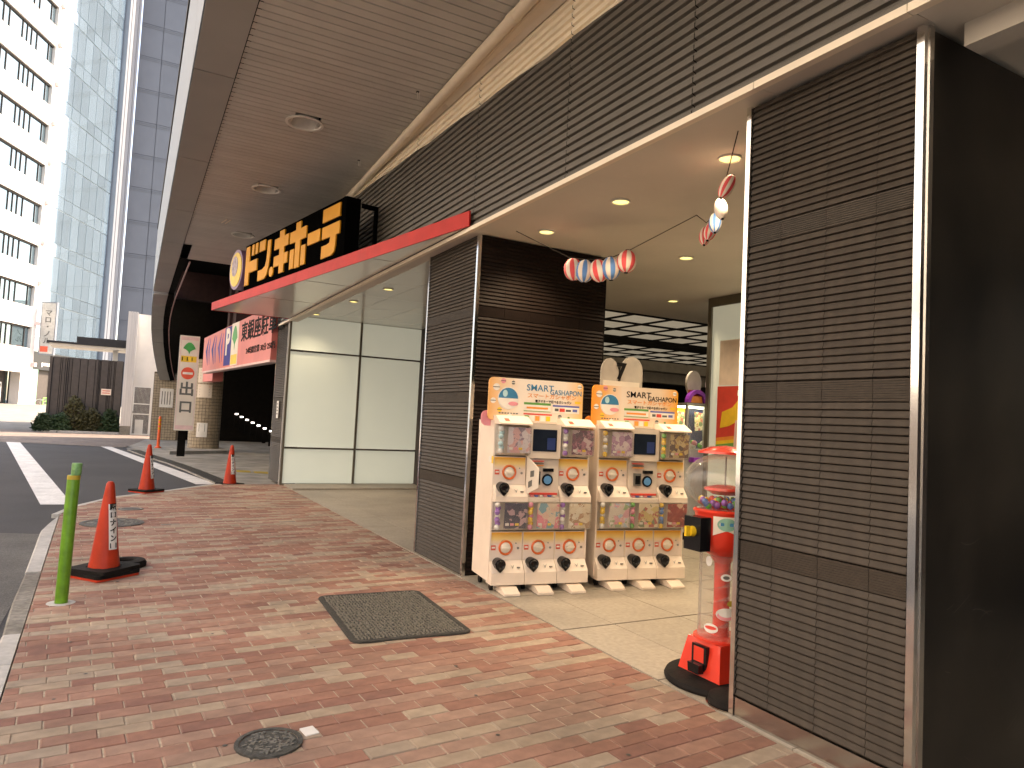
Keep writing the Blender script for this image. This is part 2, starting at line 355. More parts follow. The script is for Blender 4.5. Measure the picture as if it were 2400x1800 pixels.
# kerb edging along the dropped edge towards the road
EDGE = [(1.95, 13.99), (1.53, 13.99), (.68, 12.86), (-.02, 12.10), (-.45, 11.08), (-.62, 10.32)]
for (x0, y0), (x1, y1) in zip(EDGE[:-1], EDGE[1:]):
    d = Vector((x1-x0, y1-y0, 0)).normalized(); nn = Vector((d.y, -d.x, 0))*.075
    k = max(1, int((Vector((x1-x0, y1-y0, 0)).length)/.55))
    for i in range(k):
        a = Vector((x0, y0, 0)).lerp(Vector((x1, y1, 0)), (i+.01)/k); b = Vector((x0, y0, 0)).lerp(Vector((x1, y1, 0)), (i+.99)/k)
        p = [a, b, b+nn, a+nn]
        if nn.dot(Vector((1.5, 8, 0))-a) > 0: p = [a, b, b-nn, a-nn]
        MB().hexa([(q.x, q.y, -.06) for q in p]+[(q.x, q.y, -.006) for q in p]).build('edging_stone', 'kerb_light', kerb)
TH = radians(3.5); ca, sa = cos(TH), sin(TH)
def clip(poly):
    n = len(REG)
    for i in range(n):
        (ax, ay), (bx, by) = REG[i], REG[(i+1) % n]
        out = []
        def side(p): return (bx-ax)*(p[1]-ay)-(by-ay)*(p[0]-ax)
        for j in range(len(poly)):
            p, q = poly[j-1], poly[j]; sp, sq = side(p), side(q)
            if (sp >= 0) != (sq >= 0):
                t = sp/(sp-sq); out.append((p[0]+(q[0]-p[0])*t, p[1]+(q[1]-p[1])*t))
            if sq >= 0: out.append(q)
        poly = out
        if len(poly) < 3: return []
    return poly
def brick_into(mb, poly, z, m=0, tilt=(0, 0)):
    cx = sum(p[0] for p in poly)/len(poly); cy = sum(p[1] for p in poly)/len(poly); n = len(poly); e = .0045
    def ins(p):
        dx, dy = p[0]-cx, p[1]-cy; L = sqrt(dx*dx+dy*dy)+1e-9; k = max(0, 1-e*1.3/L); return cx+dx*k, cy+dy*k
    top = [(*ins(p), z+tilt[0]*(p[0]-cx)+tilt[1]*(p[1]-cy)) for p in poly]
    mid = [(p[0], p[1], z-.0045) for p in poly]; bot = [(p[0], p[1], -.02) for p in poly]
    mb.add(bot+mid+top, [(i, (i+1) % n, n+(i+1) % n, n+i) for i in range(n)] + [(n+i, n+(i+1) % n, 2*n+(i+1) % n, 2*n+i) for i in range(n)] + [tuple(2*n+i for i in range(n))], m)
LX, LY, GAP = .2065, .0955, .0035
WT = [18, 22, 17, 18, 16, 12, 1]
cand = []
AREA0 = (LX-GAP)*(LY-GAP)
rows_col = {}
for j in range(-5, 160):
    cm = random.choices(range(7), WT)[0]
    for i in range(-12, 24):
        a0 = i*LX+(j % 2)*LX*.5+(j % 5)*.004; b0 = j*LY
        rect = [(a0+GAP/2, b0+GAP/2), (a0+LX-GAP/2, b0+GAP/2), (a0+LX-GAP/2, b0+LY-GAP/2), (a0+GAP/2, b0+LY-GAP/2)]
        poly = [(a*ca-b*sa, a*sa+b*ca) for a, b in rect]
        if random.random() < .62: cm = random.choices(range(7), WT)[0]      # colours run in short streaks
        c = clip(poly)
        if len(c) < 3: continue
        ar = abs(sum(c[k-1][0]*c[k][1]-c[k][0]*c[k-1][1] for k in range(len(c))))/2
        if ar < .0012: continue
        cx = sum(p[0] for p in c)/len(c); cy = sum(p[1] for p in c)/len(c)
        v = Vector((cx, cy, 0))-Vector((0, 0, 1.4)); dz = v.dot(fw); px = 1200+FPX*v.dot(rt)/dz if dz > .1 else -1; py = 900-FPX*v.dot(up)/dz if dz > .1 else -1
        vis = -60 < px < 2460 and py < 1840 and dz > .1 and py > 0
        cand.append((0 if vis else 1, v.length, c, cm, ar > AREA0*.985))
cand.sort(key=lambda q: (q[0], q[1]))
base_me = {}
rest = MB()
for idx, (nv, dist, c, cm, full) in enumerate(cand):
    z = random.uniform(-.0028, .0014); tilt = (random.uniform(-.010, .010), random.uniform(-.022, .022))
    if idx < 300:
        cx = sum(p[0] for p in c)/len(c); cy = sum(p[1] for p in c)/len(c)
        if full:
            if cm not in base_me:
                b_ = MB(); brick_into(b_, [(p[0]-cx, p[1]-cy) for p in c], 0); t_ = b_.build('paving_brick', bricks_m[cm], pave, loc=(cx, cy, z)); base_me[cm] = t_.data; continue
            o = link('paving_brick', base_me[cm], pave, (cx, cy, z)); o.rotation_euler = (tilt[1]*.6, -tilt[0]*.6, 0)
        else:
            b_ = MB(); brick_into(b_, [(p[0]-cx, p[1]-cy) for p in c], 0); b_.build('paving_brick', bricks_m[cm], pave, loc=(cx, cy, z))
    else: brick_into(rest, c, z, cm, tilt)
stuff(rest.build('paving_bricks', bricks_m, pave))

# entrance floor slabs
floor = struct(sheet([(2.72, .4), (18, .4), (18, 15.0), (2.72, 15.0)], -.010).build('entrance_floor', 'joint_dark'))
mb_cache = {}
random.seed(11)
ys = [.5, 1.3, 2.2, 3.1, 4.09, 5.0, 5.9, 6.8, 7.7, 8.6, 9.5, 10.4, 11.2, 11.72, 12.6, 13.78]
for xa, xb in ((2.722, 3.16), (3.16, 3.78), (3.78, 4.7), (4.7, 5.6), (5.6, 6.55), (6.55, 7.5), (7.5, 8.5)):
    for ya, yb in zip(ys[:-1], ys[1:]):
        g = .007 if abs(yb-4.09) < .01 or abs(ya-4.09) < .01 else .0015
        MB().hexa([(xa+.0015, ya+g, -.03), (xb-.0015, ya+g, -.03), (xb-.0015, yb-g, -.03), (xa+.0015, yb-g, -.03),
                   (xa+.003, ya+g+.0015, 0), (xb-.003, ya+g+.0015, 0), (xb-.003, yb-g-.0015, 0), (xa+.003, yb-g-.0015, 0)]).build('floor_slab', 'granite_tile', floor)
box('stone_border', (2.655, 2.719, .6, 13.7, -.03, .002), 'granite_tile', floor) if False else None

# ------------------------------------------------------------------ ribbed tile pillars
RP = .0343
EYE = Vector((0, 0, 1.4))
def rib_profile(h, d0=.003, d1=.0125):
    return [(0, h), (d0, h-.001), (d0+(d1-d0)*.55, h*.62), (d1, h*.30), (d1, h*.17), (.001, .0022), (0, .002)]
def tile_mesh(w, h, face, fine=False):
    mb = MB(); g = .0012
    if fine:
        k = 9
        prof = [(0, h-.003)]
        for i in range(k):
            z1 = h-.004-(h-.008)*i/k; z0 = h-.004-(h-.008)*(i+1)/k
            prof += [(.010, z1-.0005), (.010, z0+.003), (.005, z0+.0022), (.005, z0)]
        prof += [(0, .003)]
    else: prof = rib_profile(h)
    def P(d, a, z): return (-d, a, z) if face == 'X' else (a, -d, z)
    n = len(prof); vs = [P(d, g, z) for d, z in prof]+[P(d, w-g, z) for d, z in prof]
    fs = [(i, i+1, n+i+1, n+i) for i in range(n-1)] + [tuple(range(n)), tuple(range(2*n-1, n-1, -1))]
    return mb.add(vs, fs)
BANDS = [(.765, .868), (1.556, 1.658), (2.352, 2.452)]
def row_list(z0, z1):
    out = []; edges = [z0]+[e for b in BANDS for e in b if z0 < e < z1]+[z1]
    for i in range(0, len(edges)-1):
        a, b = edges[i], edges[i+1]
        if any(abs(a-q[0]) < 1e-6 for q in BANDS): out.append((a, b-a, True)); continue
        n = max(1, round((b-a)/RP)); h = (b-a)/n
        out += [(a+k*h, h, False) for k in range(n)]
    return out
def pillar(label, x0, x1, y0, y1, ztop, ycols, xcols, front_m='tile_brown', side_m='tile_brown', single=True, kick=.095, chrome=(True, True)):
    t = thing('ribbed_pillar', label, 'pillar', (x0, y0, 0))
    W, D = x1-x0, y1-y0
    box('core', (.012, W, .012, D, 0, ztop), 'tile_core', t)
    if kick: box('kick_plate', (-.004, .03, .02, D-.02, .001, kick), 'steel_kick', t)
    items = []
    for face, cols, m in (('X', ycols, front_m), ('Y', xcols, side_m)):
        for c0, c1 in zip(cols[:-1], cols[1:]):
            for z, h, fine in row_list(kick+.004, ztop):
                c = Vector((x0, y0+(c0+c1)/2, z)) if face == 'X' else Vector((x0+(c0+c1)/2, y0, z))
                items.append(((c-EYE).length, face, c0, c1-c0, z, h, fine, m))
    items.sort(key=lambda q: q[0])
    cache = {}; rest = {}
    n = 0
    for d, face, c0, w, z, h, fine, m in items:
        loc = (.012, c0, z) if face == 'X' else (c0, .012, z)
        if single and n < 300:
            n += 1; key = (face, round(w, 4), round(h, 5), fine, m)
            if key not in cache:
                o = tile_mesh(w, h, face, fine).build('band_tile' if fine else 'rib_tile', m, t, loc=loc); cache[key] = o.data
            else: link('band_tile' if fine else 'rib_tile', cache[key], t, loc)
        else:
            tm = tile_mesh(w, h, face, fine); r = rest.setdefault(m, MB())
            r.add([(p[0]+loc[0], p[1]+loc[1], p[2]+loc[2]) for p in tm.v], tm.f)
    for m, r in rest.items(): stuff(r.build('rib_tiles', m, t))
    # polished corner trims
    if chrome[0]: MB().box(-.012, .022, -.014, .018, 0, ztop).build('corner_trim', 'chrome', t)
    if chrome[1]: MB().box(-.012, .022, D-.016, D+.012, 0, ztop).build('corner_trim', 'chrome', t)
    return t
pillar('tall dark brown pillar of ribbed tiles with a polished steel kick plate, beside the red gumball machine', 2.75, 3.9, 1.68, 2.585, 3.092,
       [.028, .19, .437, .69, .887], [], kick=.095)
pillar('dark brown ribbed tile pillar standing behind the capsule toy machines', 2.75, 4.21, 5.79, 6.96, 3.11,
       [.022, .30, .58, .86, 1.15], [.024, .30, .58, .86, 1.14, 1.44], side_m='tile_shaded', kick=.0)
pillar('narrow grey brown ribbed pillar between the frosted glass wall and the garage', 2.68, 2.95, 13.82, 15.05, 3.22, [.02, .3, .6, .9, 1.21], [], single=False, kick=.0)
o = thing('notice_sticker', 'small white notice fixed on the narrow ribbed pillar by the garage', 'sticker', (2.67, 14.45, 1.42))
MB().box(-.022, -.012, -.09, .09, -.17, .17).build('paper', 'sticker', o)
for k in range(4): MB().box(-.0235, -.022, -.06, .06, .10-k*.065, .12-k*.065).build('printed_line', 'ink_grey', o)
# black return wall beside the near pillar
bw = thing('black_side_wall', 'glossy black panel wall adjoining the near ribbed pillar', 'wall', (2.80, 1.665, 0))
MB().box(.0, 3.4, 0, .04, 0, 3.085).build('wall_panel', 'black_panel', bw)
box('edge_strip', (-.03, -.001, -.004, .03, .0, 3.10), 'steel_kick', bw)
mat('scuff', (.10, .085, .065), .7)
random.seed(14)
for k in range(16):
    x, z = random.uniform(.05, 1.0), random.choice((random.uniform(.1, 1.0), random.uniform(.3, 2.4))); a = random.uniform(-.5, 1.9); L_ = random.uniform(.02, .14); c = random.uniform(-2, 2); pts = []
    for i in range(6):
        q = L_*i/5; pts.append((x+q*cos(a+c*q*4), z+q*sin(a+c*q*4)))
    w = random.uniform(.0004, .0010); mb = MB()
    for (x0, z0), (x1, z1) in zip(pts[:-1], pts[1:]): mb.add([(x0, -.0006, z0-w), (x1, -.0006, z1-w), (x1, -.0006, z1+w), (x0, -.0006, z0+w)], [(0, 1, 2, 3)])
    mb.build('scuff_mark', 'scuff', bw)

# ------------------------------------------------------------------ corrugated fascia wall
XW = 2.63; ZS = 4.58; ZT = 3.135
def zb(y): return 4.148+(y-3.58)*.0506  # lower edge of the painted light wedge
def corr(z):
    t = ((z-ZT)/.063) % 1.0
    return .021 if t < .58 else (.021-(t-.58)/.10*.021 if t < .68 else (.0 if t < .90 else (t-.90)/.10*.021))
def corr_panel(ya, yb, upper):
    ny = max(1, int((yb-ya)/.35)); zs = []
    z = ZT
    while z < ZS+.001: zs.append(z); z += .063/10
    zs.append(ZS); mb = MB(); last = None
    cols = []
    for i in range(ny+1):
        y = ya+(yb-ya)*i/ny; b = min(zb(y), ZS)
        col = []
        for z in zs:
            q = max(z, b) if upper else min(z, b)
            col.append((XW+.021-corr(q) - (.002 if upper else 0), y, q))
        cols.append(col)
    for i in range(ny):
        for k in range(len(zs)-1):
            p = [cols[i][k], cols[i+1][k], cols[i+1][k+1], cols[i][k+1]]
            if abs(p[0][2]-p[3][2]) < 1e-6 and abs(p[1][2]-p[2][2]) < 1e-6: continue
            mb.add(p, [(0, 1, 2, 3)])
    return mb
wall = thing('corrugated_wall', 'corrugated metal wall above the shop entrance, grey with a painted wedge of light along its top', 'wall', (0, 0, 0))
JY = [-3.6, -2.3, -1.0, .3, 1.6, 2.898, 4.175, 5.69, 7.24, 8.75, 10.25, 11.75, 13.25, 14.7]
for a, b in zip(JY[:-1], JY[1:]):
    corr_panel(a+.004, b-.004, False).build('cladding_panel', 'cladding_grey', wall)
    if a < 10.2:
        o = corr_panel(a+.004, min(b, 10.55)-.004, True).build('cladding_panel', 'cladding_lit_patch', wall); o['label'] = 'cream corrugated panel painted as a patch of light'
box('backing', (XW+.026, XW+.06, -3.6, 14.7, ZT, ZS+.1), 'seam_dark', wall)
# cream drip trim, in lengths
TY = [-3.6, -1.0, 1.66, 2.44, 5.7, 9.2, 12.6, 14.7]
for a, b in zip(TY[:-1], TY[1:]): MB().box(XW-.022, XW+.02, a+.002, b-.002, 3.097, 3.133).build('drip_trim', 'trim_cream', wall)
# underside strip
for a, b in zip(TY[:-1], TY[1:]): MB().box(XW+.021, 2.80, a+.0015, b-.0015, 3.112, 3.130).build('underside_strip', 'ceiling_beige', wall)

# ------------------------------------------------------------------ entrance ceilings
ceil = struct(box('entrance_ceiling', (2.801, 6.6, -3.0, 6.9, 3.118, 3.16), 'ceiling_beige'))
box('ceiling_extension', (4.22, 8.6, 6.901, 8.35, 3.118, 3.16), 'ceiling_beige', ceil)
box('ceiling_step', (2.9, 3.02, -2.5, 1.60, 3.02, 3.117), 'ceiling_beige', ceil)
far_ceil = struct(MB().box(2.801, 4.21, 6.97, 14.6, 3.27, 3.29).box(4.211, 5.7, 8.4, 14.6, 3.27, 3.29).build('lobby_ceiling', 'seam_dark'))
cx_ = [2.805, 3.5, 4.205, 4.95, 5.69]; cy_ = [6.98, 8.4, 9.4, 10.6, 11.8, 13.0, 14.55]
for a, b in zip(cx_[:-1], cx_[1:]):
    for c, d in zip(cy_[:-1], cy_[1:]):
        if a > 4.2 and c < 8.3: continue
        MB().box(a+.003, b-.003, c+.003, d-.003, 3.235, 3.268).build('ceiling_panel', 'panel_white', far_ceil)

def downlight(x, y, z, r, lit, label, group, power=0):
    t = thing('downlight', label, 'light', (x, y, z), group=group)
    MB().lathe([(r*.82, .0), (r*.86, -.012), (r, -.012), (r, .0)], n=28).build('rim', 'white_lamp', t, True)
    if lit:
        MB().lathe([(.0001, -.004), (r*.81, -.006)], n=24).build('lamp_face', 'lamp_glow', t)
        if power:
            l = bpy.data.lights.new('downlight_lamp', 'SPOT'); l.energy = power; l.color = (1, .88, .68); l.spot_size = radians(125); l.spot_blend = .8; l.shadow_soft_size = .07
            lo = bpy.data.objects.new('lamp', l); COL.objects.link(lo); lo.parent = t; lo.location = (0, 0, -.03)
    else:
        MB().lathe([(r*.84, -.004), (r*.80, .03), (r*.55, .14), (.0001, .15)], n=28).build('reflector', 'white_lamp', t, True)
    return t
for x, y, w_ in ((3.213, 3.18, 'beside the polished edge of the near pillar'), (3.20, 4.27, 'in the middle of the row along the entrance edge'), (3.20, 5.35, 'next to the pillar behind the toy machines'), (4.79, 5.28, 'beside the cord of tilted lanterns'),
                 (6.30, 7.17, 'deep in the entrance before the hall'), (4.79, 4.2, 'added unseen behind the near pillar over the floor slabs'), (4.79, 3.1, 'added unseen furthest behind the near pillar'), (5.9, 5.45, 'added unseen in front of the inner shopfront')):  # last three are unseen lamps, added to brighten the posters inside
    downlight(x, y, 3.117, .075, True, 'lit round yellow downlight '+w_, 'lit downlights over the entrance', 9 if y < 3.5 and x < 3.5 else 20)
for x, y, w_ in ((3.23, 9.78, 'nearest to the ribbed pillar'), (3.15, 11.27, 'in the middle of the row'), (3.02, 13.3, 'close to the frosted glass')):
    downlight(x, y, 3.234, .075, True, 'lit downlight of the white lobby ceiling '+w_, 'lit downlights in the white ceiling', 7)

# ------------------------------------------------------------------ slatted soffit
def xout(y): return .354+.0095*(y-7.2)
def xin(y): return .713+.0105*(y-7.2)
LAMPS = [(1.526, 7.85), (1.58, 10.56), (1.69, 13.65)]
sof = thing('slatted_soffit', 'taupe slatted soffit of the building overhanging the pavement', 'soffit', (0, 0, 0))
p = .1135; y = -3.5; cache = {}
while y < 16.6:
    ya, yb = y+.004, y+p-.004
    segs = [(xin((ya+yb)/2)+.01, XW-.012)]
    for lx, ly in LAMPS:
        if yb > ly-.138 and ya < ly+.138: segs = [(segs[0][0], lx-.138), (lx+.138, segs[0][1])]
    for a, b in segs:
        MB().add([(a, ya, ZS+.02), (a, ya+.004, ZS), (a, yb-.004, ZS), (a, yb, ZS+.02), (b, ya, ZS+.02), (b, ya+.004, ZS), (b, yb-.004, ZS), (b, yb, ZS+.02)],
                 [(0, 1, 5, 4), (1, 2, 6, 5), (2, 3, 7, 6), (0, 3, 2, 1), (4, 5, 6, 7)]).build('slat', 'slat_taupe', sof)
    y += p
box('backing', (.5, XW+.1, -3.5, 16.8, ZS+.16, ZS+.2), 'seam_dark', sof)
box('end_board', (.9, XW, 16.70, 16.74, ZS+.004, ZS+.24), 'garage_dark', sof)
JP = [-3.5, -.95, 1.75, 4.47, 7.17, 9.85, 12.57, 15.2, 17.5, 19.8, 22.1]
for a, b in zip(JP[:-1], JP[1:]):
    a2, b2 = a+.008, b-.008
    vs_ = [(xout(a2), a2), (xin(a2), a2), (xin(b2), b2), (xout(b2), b2)]
    MB().hexa([(x, q, ZS-.012) for x, q in vs_]+[(x, q, ZS+.10) for x, q in vs_]).build('soffit_panel', 'soffit_panel', sof)
    # tall metal fascia on the street side
    vs_ = [(xout(a2)-.012, a2), (xout(a2)-.002, a2), (xout(b2)-.002, b2), (xout(b2)-.012, b2)]
    MB().hexa([(x, q, ZS+.0) for x, q in vs_]+[(x, q, 6.30) for x, q in vs_]).build('fascia_panel', 'fascia_metal', sof)
MB().hexa([(xout(q)-.0+dx, q, ZS+.001) for dx, q in ((0, -3.5), (.4, -3.5), (.4, 22), (0, 22))]+[(xout(q)+dx, q, ZS+.09) for dx, q in ((0, -3.5), (.4, -3.5), (.4, 22), (0, 22))]).build('panel_backing', 'seam_dark', sof)
MB().hexa([(xout(q)-.03+dx, q, 6.31) for dx, q in ((0, -3.5), (.2, -3.5), (.2, 22), (0, 22))]+[(xout(q)-.03+dx, q, 6.40) for dx, q in ((0, -3.5), (.2, -3.5), (.2, 22), (0, 22))]).build('coping', 'window_frame', sof)
for (lx, ly), w_ in zip(LAMPS, ('third', 'second', 'first')):
    t = downlight(lx, ly, ZS-.002, .205, False, w_+' large unlit soffit downlight counted from the round emblem of the sign', 'unlit downlights in the soffit')
# sprinkler hangers and sensors below the soffit
for x, y, w_ in ((2.30, 6.42, 'second'), (2.36, 8.6, 'first'), (2.27, 4.05, 'third')):
    t = thing('pipe_hanger', w_+' wire hanger of the cream pipe counted from the shop sign', 'hanger', (x, y, ZS), group='hangers of the cream pipe')
    MB().lathe([(.016, -.001), (.016, -.008), (.0001, -.009)], n=10).build('cap', 'window_frame', t)
    MB().tube((0, 0, -.006), (.0, 0, -.075), .004).tube((.018, 0, -.006), (.018, 0, -.075), .004).build('wire', 'white_lamp', t)
t = thing('soffit_bracket', 'short cream metal bar bracket under the slatted soffit', 'bracket', (1.55, 4.62, ZS))
MB().tube((0, 0, -.001), (.05, -.32, -.05), .006).tube((.025, 0, -.001), (.075, -.32, -.05), .006).build('bar', 'pipe_cream', t)
t = thing('soffit_bracket', 'small cream bar bracket by the emblem under the slatted soffit', 'bracket', (1.25, 13.0, ZS))
MB().tube((0, 0, -.001), (.03, -.5, -.05), .008).tube((.06, 0, -.001), (.09, -.5, -.05), .008).build('bar', 'pipe_cream', t)
# cream pipes along the soffit corner
t = thing('cream_pipe', 'long cream pipe run with a thin conduit along the soffit corner', 'pipe', (0, 0, 0))
pf = lambda y, dx=0: 2.415+dx+.039*(y-4.456)
MB().tube((pf(-3.5), -3.5, 4.515), (pf(10.35), 10.35, 4.515), .048, n=16).build('pipe', 'pipe_cream', t, True)
MB().tube((pf(-3.5, .10), -3.5, 4.50), (pf(10.35, .055), 10.35, 4.53), .011, n=8).build('conduit', 'pipe_cream', t, True)
for y in (-.5, 2.1, 4.7, 7.3, 9.6): MB().tube((pf(y), y-.05, 4.515), (pf(y), y+.05, 4.515), .053, n=16).build('coupling', 'pipe_cream', t, True)

# added boards in the lit colour, carrying the light wedge up to the pipe
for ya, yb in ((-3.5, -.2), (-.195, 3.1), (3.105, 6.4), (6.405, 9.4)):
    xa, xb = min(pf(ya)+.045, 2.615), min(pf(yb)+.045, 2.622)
    MB().hexa([(xa, ya, 4.560), (2.627, ya, 4.500), (2.627, yb, 4.500), (xb, yb, 4.560), (xa, ya, 4.576), (2.627, ya, 4.516), (2.627, yb, 4.516), (xb, yb, 4.576)]).build('light_wedge_board', 'cladding_lit_patch', wall)

# unseen upper storeys, height set for their shadow, and hidden core of the shop building
ub = thing('shop_building', 'unseen upper floors of the taupe clad shop building, sized to shade the street', 'building', (0, 0, 0))
box('upper_storeys', (3.2, 18, -12, 27, 4.75, 12), 'soffit_panel', ub)
box('side_core', (6.75, 18, -12, .3, 0, 4.74), 'interior_dark', ub)

# ------------------------------------------------------------------ wedge canopy with sign
A = Vector((2.61, 5.675, 0)); B = Vector((1.26, 13.664, 0)); DIR = (B-A).normalized(); NRM = Vector((-DIR.y, DIR.x, 0))   # NRM points to the street
can = thing('wedge_canopy', 'wedge shaped canopy with a red edge below the black sign', 'canopy', (0, 0, 0))
pl = [(2.606, 5.70), (1.29, 13.64), (2.606, 13.64)]
mb = MB().prism(pl, 3.142, 3.27, lambda x, y, w: (x, y, w)); mb.build('canopy_body', 'panel_white', can)
def along(s, off=0.0, z=0.0): q = A+DIR*s+NRM*off; return (q.x, q.y, z)
for s0, s1 in ((.02, 2.0), (2.003, 4.1), (4.103, 6.2), (6.203, 8.09)):
    MB().hexa([along(s0, .0, 3.135), along(s1, .0, 3.135), along(s1, .016, 3.135), along(s0, .016, 3.135), along(s0, .0, 3.275), along(s1, .0, 3.275), along(s1, .016, 3.275), along(s0, .016, 3.275)]).build('red_edge', 'red_paint', can)
MB().box(1.27, 2.60, 13.645, 13.665, 3.135, 3.275).build('end_edge', 'red_paint', can)
# thin seams underneath
for y in (7.6, 9.5, 11.4):
    xa = 2.61-(y-5.675)*.169
    MB().box(xa+.03, 2.60, y, y+.006, 3.139, 3.1425).build('seam', 'mullion', can)
sg = thing('shop_sign', 'black shop sign box with yellow katakana letters and a round emblem on the canopy', 'sign', (0, 0, 0))
def S(u, z, w): return along(u, w, z)
MB().prism([(2.70, 3.285), (6.42, 3.285), (6.42, 4.02), (2.70, 4.02)], -.20, -.012, S).build('sign_box', 'sign_black', sg)
MB().prism([(2.62, 3.28), (2.66, 3.28), (2.66, 3.95), (2.62, 3.95)], -.40, -.36, S).prism([(2.62, 3.90), (2.66, 3.90), (2.66, 3.95), (2.62, 3.95)], -.36, -.19, S).build('sign_strut', 'sign_black', sg)
LT = {
 'letter_do': [[(6.35, 3.98), (6.17, 3.98), (6.17, 3.36), (6.35, 3.36)], [(6.17, 3.73), (5.80, 3.73), (5.80, 3.55), (6.17, 3.55)], [(6.07, 3.98), (5.97, 3.98), (5.97, 3.81), (6.07, 3.81)], [(5.91, 3.98), (5.80, 3.98), (5.80, 3.81), (5.91, 3.81)]],
 'letter_n': [[(5.71, 3.97), (5.46, 3.97), (5.46, 3.81), (5.71, 3.81)], [(5.36, 3.93), (5.23, 3.93), (5.235, 3.72), (5.27, 3.54), (5.33, 3.42), (5.43, 3.365), (5.73, 3.36), (5.73, 3.52), (5.54, 3.52), (5.42, 3.555), (5.375, 3.64), (5.36, 3.78)]],
 'letter_dot': [[(5.145+.085*cos(k*pi/8), 3.43+.075*sin(k*pi/8)) for k in range(16)]],
 'letter_ki': [[(4.86, 3.98), (4.68, 3.98), (4.65, 3.36), (4.83, 3.36)], [(5.06, 3.89), (4.51, 3.89), (4.51, 3.73), (5.06, 3.73)], [(5.06, 3.635), (4.52, 3.635), (4.52, 3.48), (5.06, 3.48)]],
 'letter_ho': [[(4.24, 3.98), (4.07, 3.98), (4.07, 3.35), (4.24, 3.35)], [(4.45, 3.88), (3.87, 3.88), (3.87, 3.72), (4.45, 3.72)], [(4.43, 3.63), (4.28, 3.63), (4.28, 3.36), (4.43, 3.36)], [(4.03, 3.63), (3.88, 3.63), (3.88, 3.36), (4.03, 3.36)]],
 'letter_bar': [[(3.81, 3.75), (3.41, 3.75), (3.41, 3.59), (3.81, 3.59)]],
 'letter_te': [[(3.34, 3.97), (2.83, 3.97), (2.83, 3.80), (3.34, 3.80)], [(3.34, 3.74), (2.82, 3.74), (2.82, 3.585), (3.34, 3.585)], [(3.08, 3.59), (2.92, 3.59), (2.925, 3.45), (2.95, 3.38), (3.02, 3.345), (3.34, 3.34), (3.34, 3.50), (3.18, 3.50), (3.10, 3.515)]],
}
for nm, polys in LT.items():
    mb = MB()
    for i, q in enumerate(polys): mb.prism(q, -.011-.001*i, .006-.0008*i, S)
    mb.build(nm, 'sign_yellow', sg)
ec = (6.85, 3.70)
def disc(cx, cz, rx, rz, n=32): return [(cx+rx*cos(2*pi*k/n), cz+rz*sin(2*pi*k/n)) for k in range(n)]
em = MB().prism(disc(*ec, .345, .335), -.14, .0, S).build('emblem', 'emblem_purple', sg)
MB().prism(disc(*ec, .295, .285), .0, .008, S).build('emblem_face', 'emblem_yellow', em)
MB().prism(disc(ec[0]+.05, ec[1]+.06, .16, .17), .008, .012, S).build('emblem_patch', 'emblem_pale', em)
# sign prop behind emblem
MB().prism([(6.5, 3.29), (7.1, 3.29), (7.1, 3.40), (6.5, 3.40)], -.2, -.142, S).build('emblem_foot', 'sign_black', sg)

# ------------------------------------------------------------------ frosted glass wall
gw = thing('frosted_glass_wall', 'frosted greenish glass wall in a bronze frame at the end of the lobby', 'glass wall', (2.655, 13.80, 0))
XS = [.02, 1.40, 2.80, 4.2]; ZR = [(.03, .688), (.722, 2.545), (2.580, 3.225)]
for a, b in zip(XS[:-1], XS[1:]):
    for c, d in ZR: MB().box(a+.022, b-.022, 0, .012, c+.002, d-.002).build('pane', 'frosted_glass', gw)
for a in XS: MB().box(a-.020, a+.020, -.03, .03, .02, 3.234).build('mullion', 'mullion', gw)
for a, b in zip(XS[:-1], XS[1:]):
    for z in (.705, 2.5625): MB().box(a+.0205, b-.0205, -.045, .02, z-.015, z+.015).build('rail', 'chrome', gw)
box('sill', (0, 4.2, -.04, .05, .0, .0195), 'mullion', gw)
box('blind_backing', (0, 4.2, .10, .12, 0, 3.23), 'white_panel', gw)
st = thing('lobby_step', 'low pale stone step in front of the frosted glass wall', 'step', (2.66, 12.9, 0))
box('step_stone', (.06, 4.3, 0, .80, .001, .03), 'granite_tile', st)

# ------------------------------------------------------------------ inner shopfront and dark hall
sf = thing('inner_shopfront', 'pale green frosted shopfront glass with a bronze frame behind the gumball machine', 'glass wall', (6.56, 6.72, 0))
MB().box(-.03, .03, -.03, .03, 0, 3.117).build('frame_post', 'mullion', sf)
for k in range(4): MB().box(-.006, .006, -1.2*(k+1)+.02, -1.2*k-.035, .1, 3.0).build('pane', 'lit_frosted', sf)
MB().box(-.03, .03, -4.8, -.031, 3.0, 3.117).build('head_rail', 'mullion', sf)
MB().box(-.03, .03, -4.8, -.031, 0, .099).build('bottom_rail', 'mullion', sf)
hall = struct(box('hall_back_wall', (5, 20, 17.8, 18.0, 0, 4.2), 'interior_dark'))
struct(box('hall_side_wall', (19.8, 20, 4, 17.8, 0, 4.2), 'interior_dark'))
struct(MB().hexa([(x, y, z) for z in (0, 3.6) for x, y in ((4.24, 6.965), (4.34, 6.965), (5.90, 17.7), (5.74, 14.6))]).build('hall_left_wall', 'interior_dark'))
gc = struct(box('hall_ceiling', (5.95, 19.9, 8.4, 17.9, 3.185, 3.2), 'seam_dark'))
gy = 8.42; gp = .78; th = radians(14)
for i in range(18):
    for j in range(12):
        x = 6.0+i*gp; y = 8.45+j*gp
        if x+gp > 19.8 or y+gp > 17.8: continue
        MB().box(x+.022, x+gp-.022, y+.022, y+gp-.022, 3.165, 3.184).build('grid_panel', 'ceiling_glow', gc)
for k in range(18): box('grid_bar', (6.0+gp*k-.022, 6.0+gp*k+.022, 8.42, 17.8, 3.140, 3.1645), 'seam_dark', gc)
for k in range(12): box('grid_bar', (5.97, 19.8, 8.45+gp*k-.022, 8.45+gp*k+.022, 3.112, 3.1395), 'seam_dark', gc)
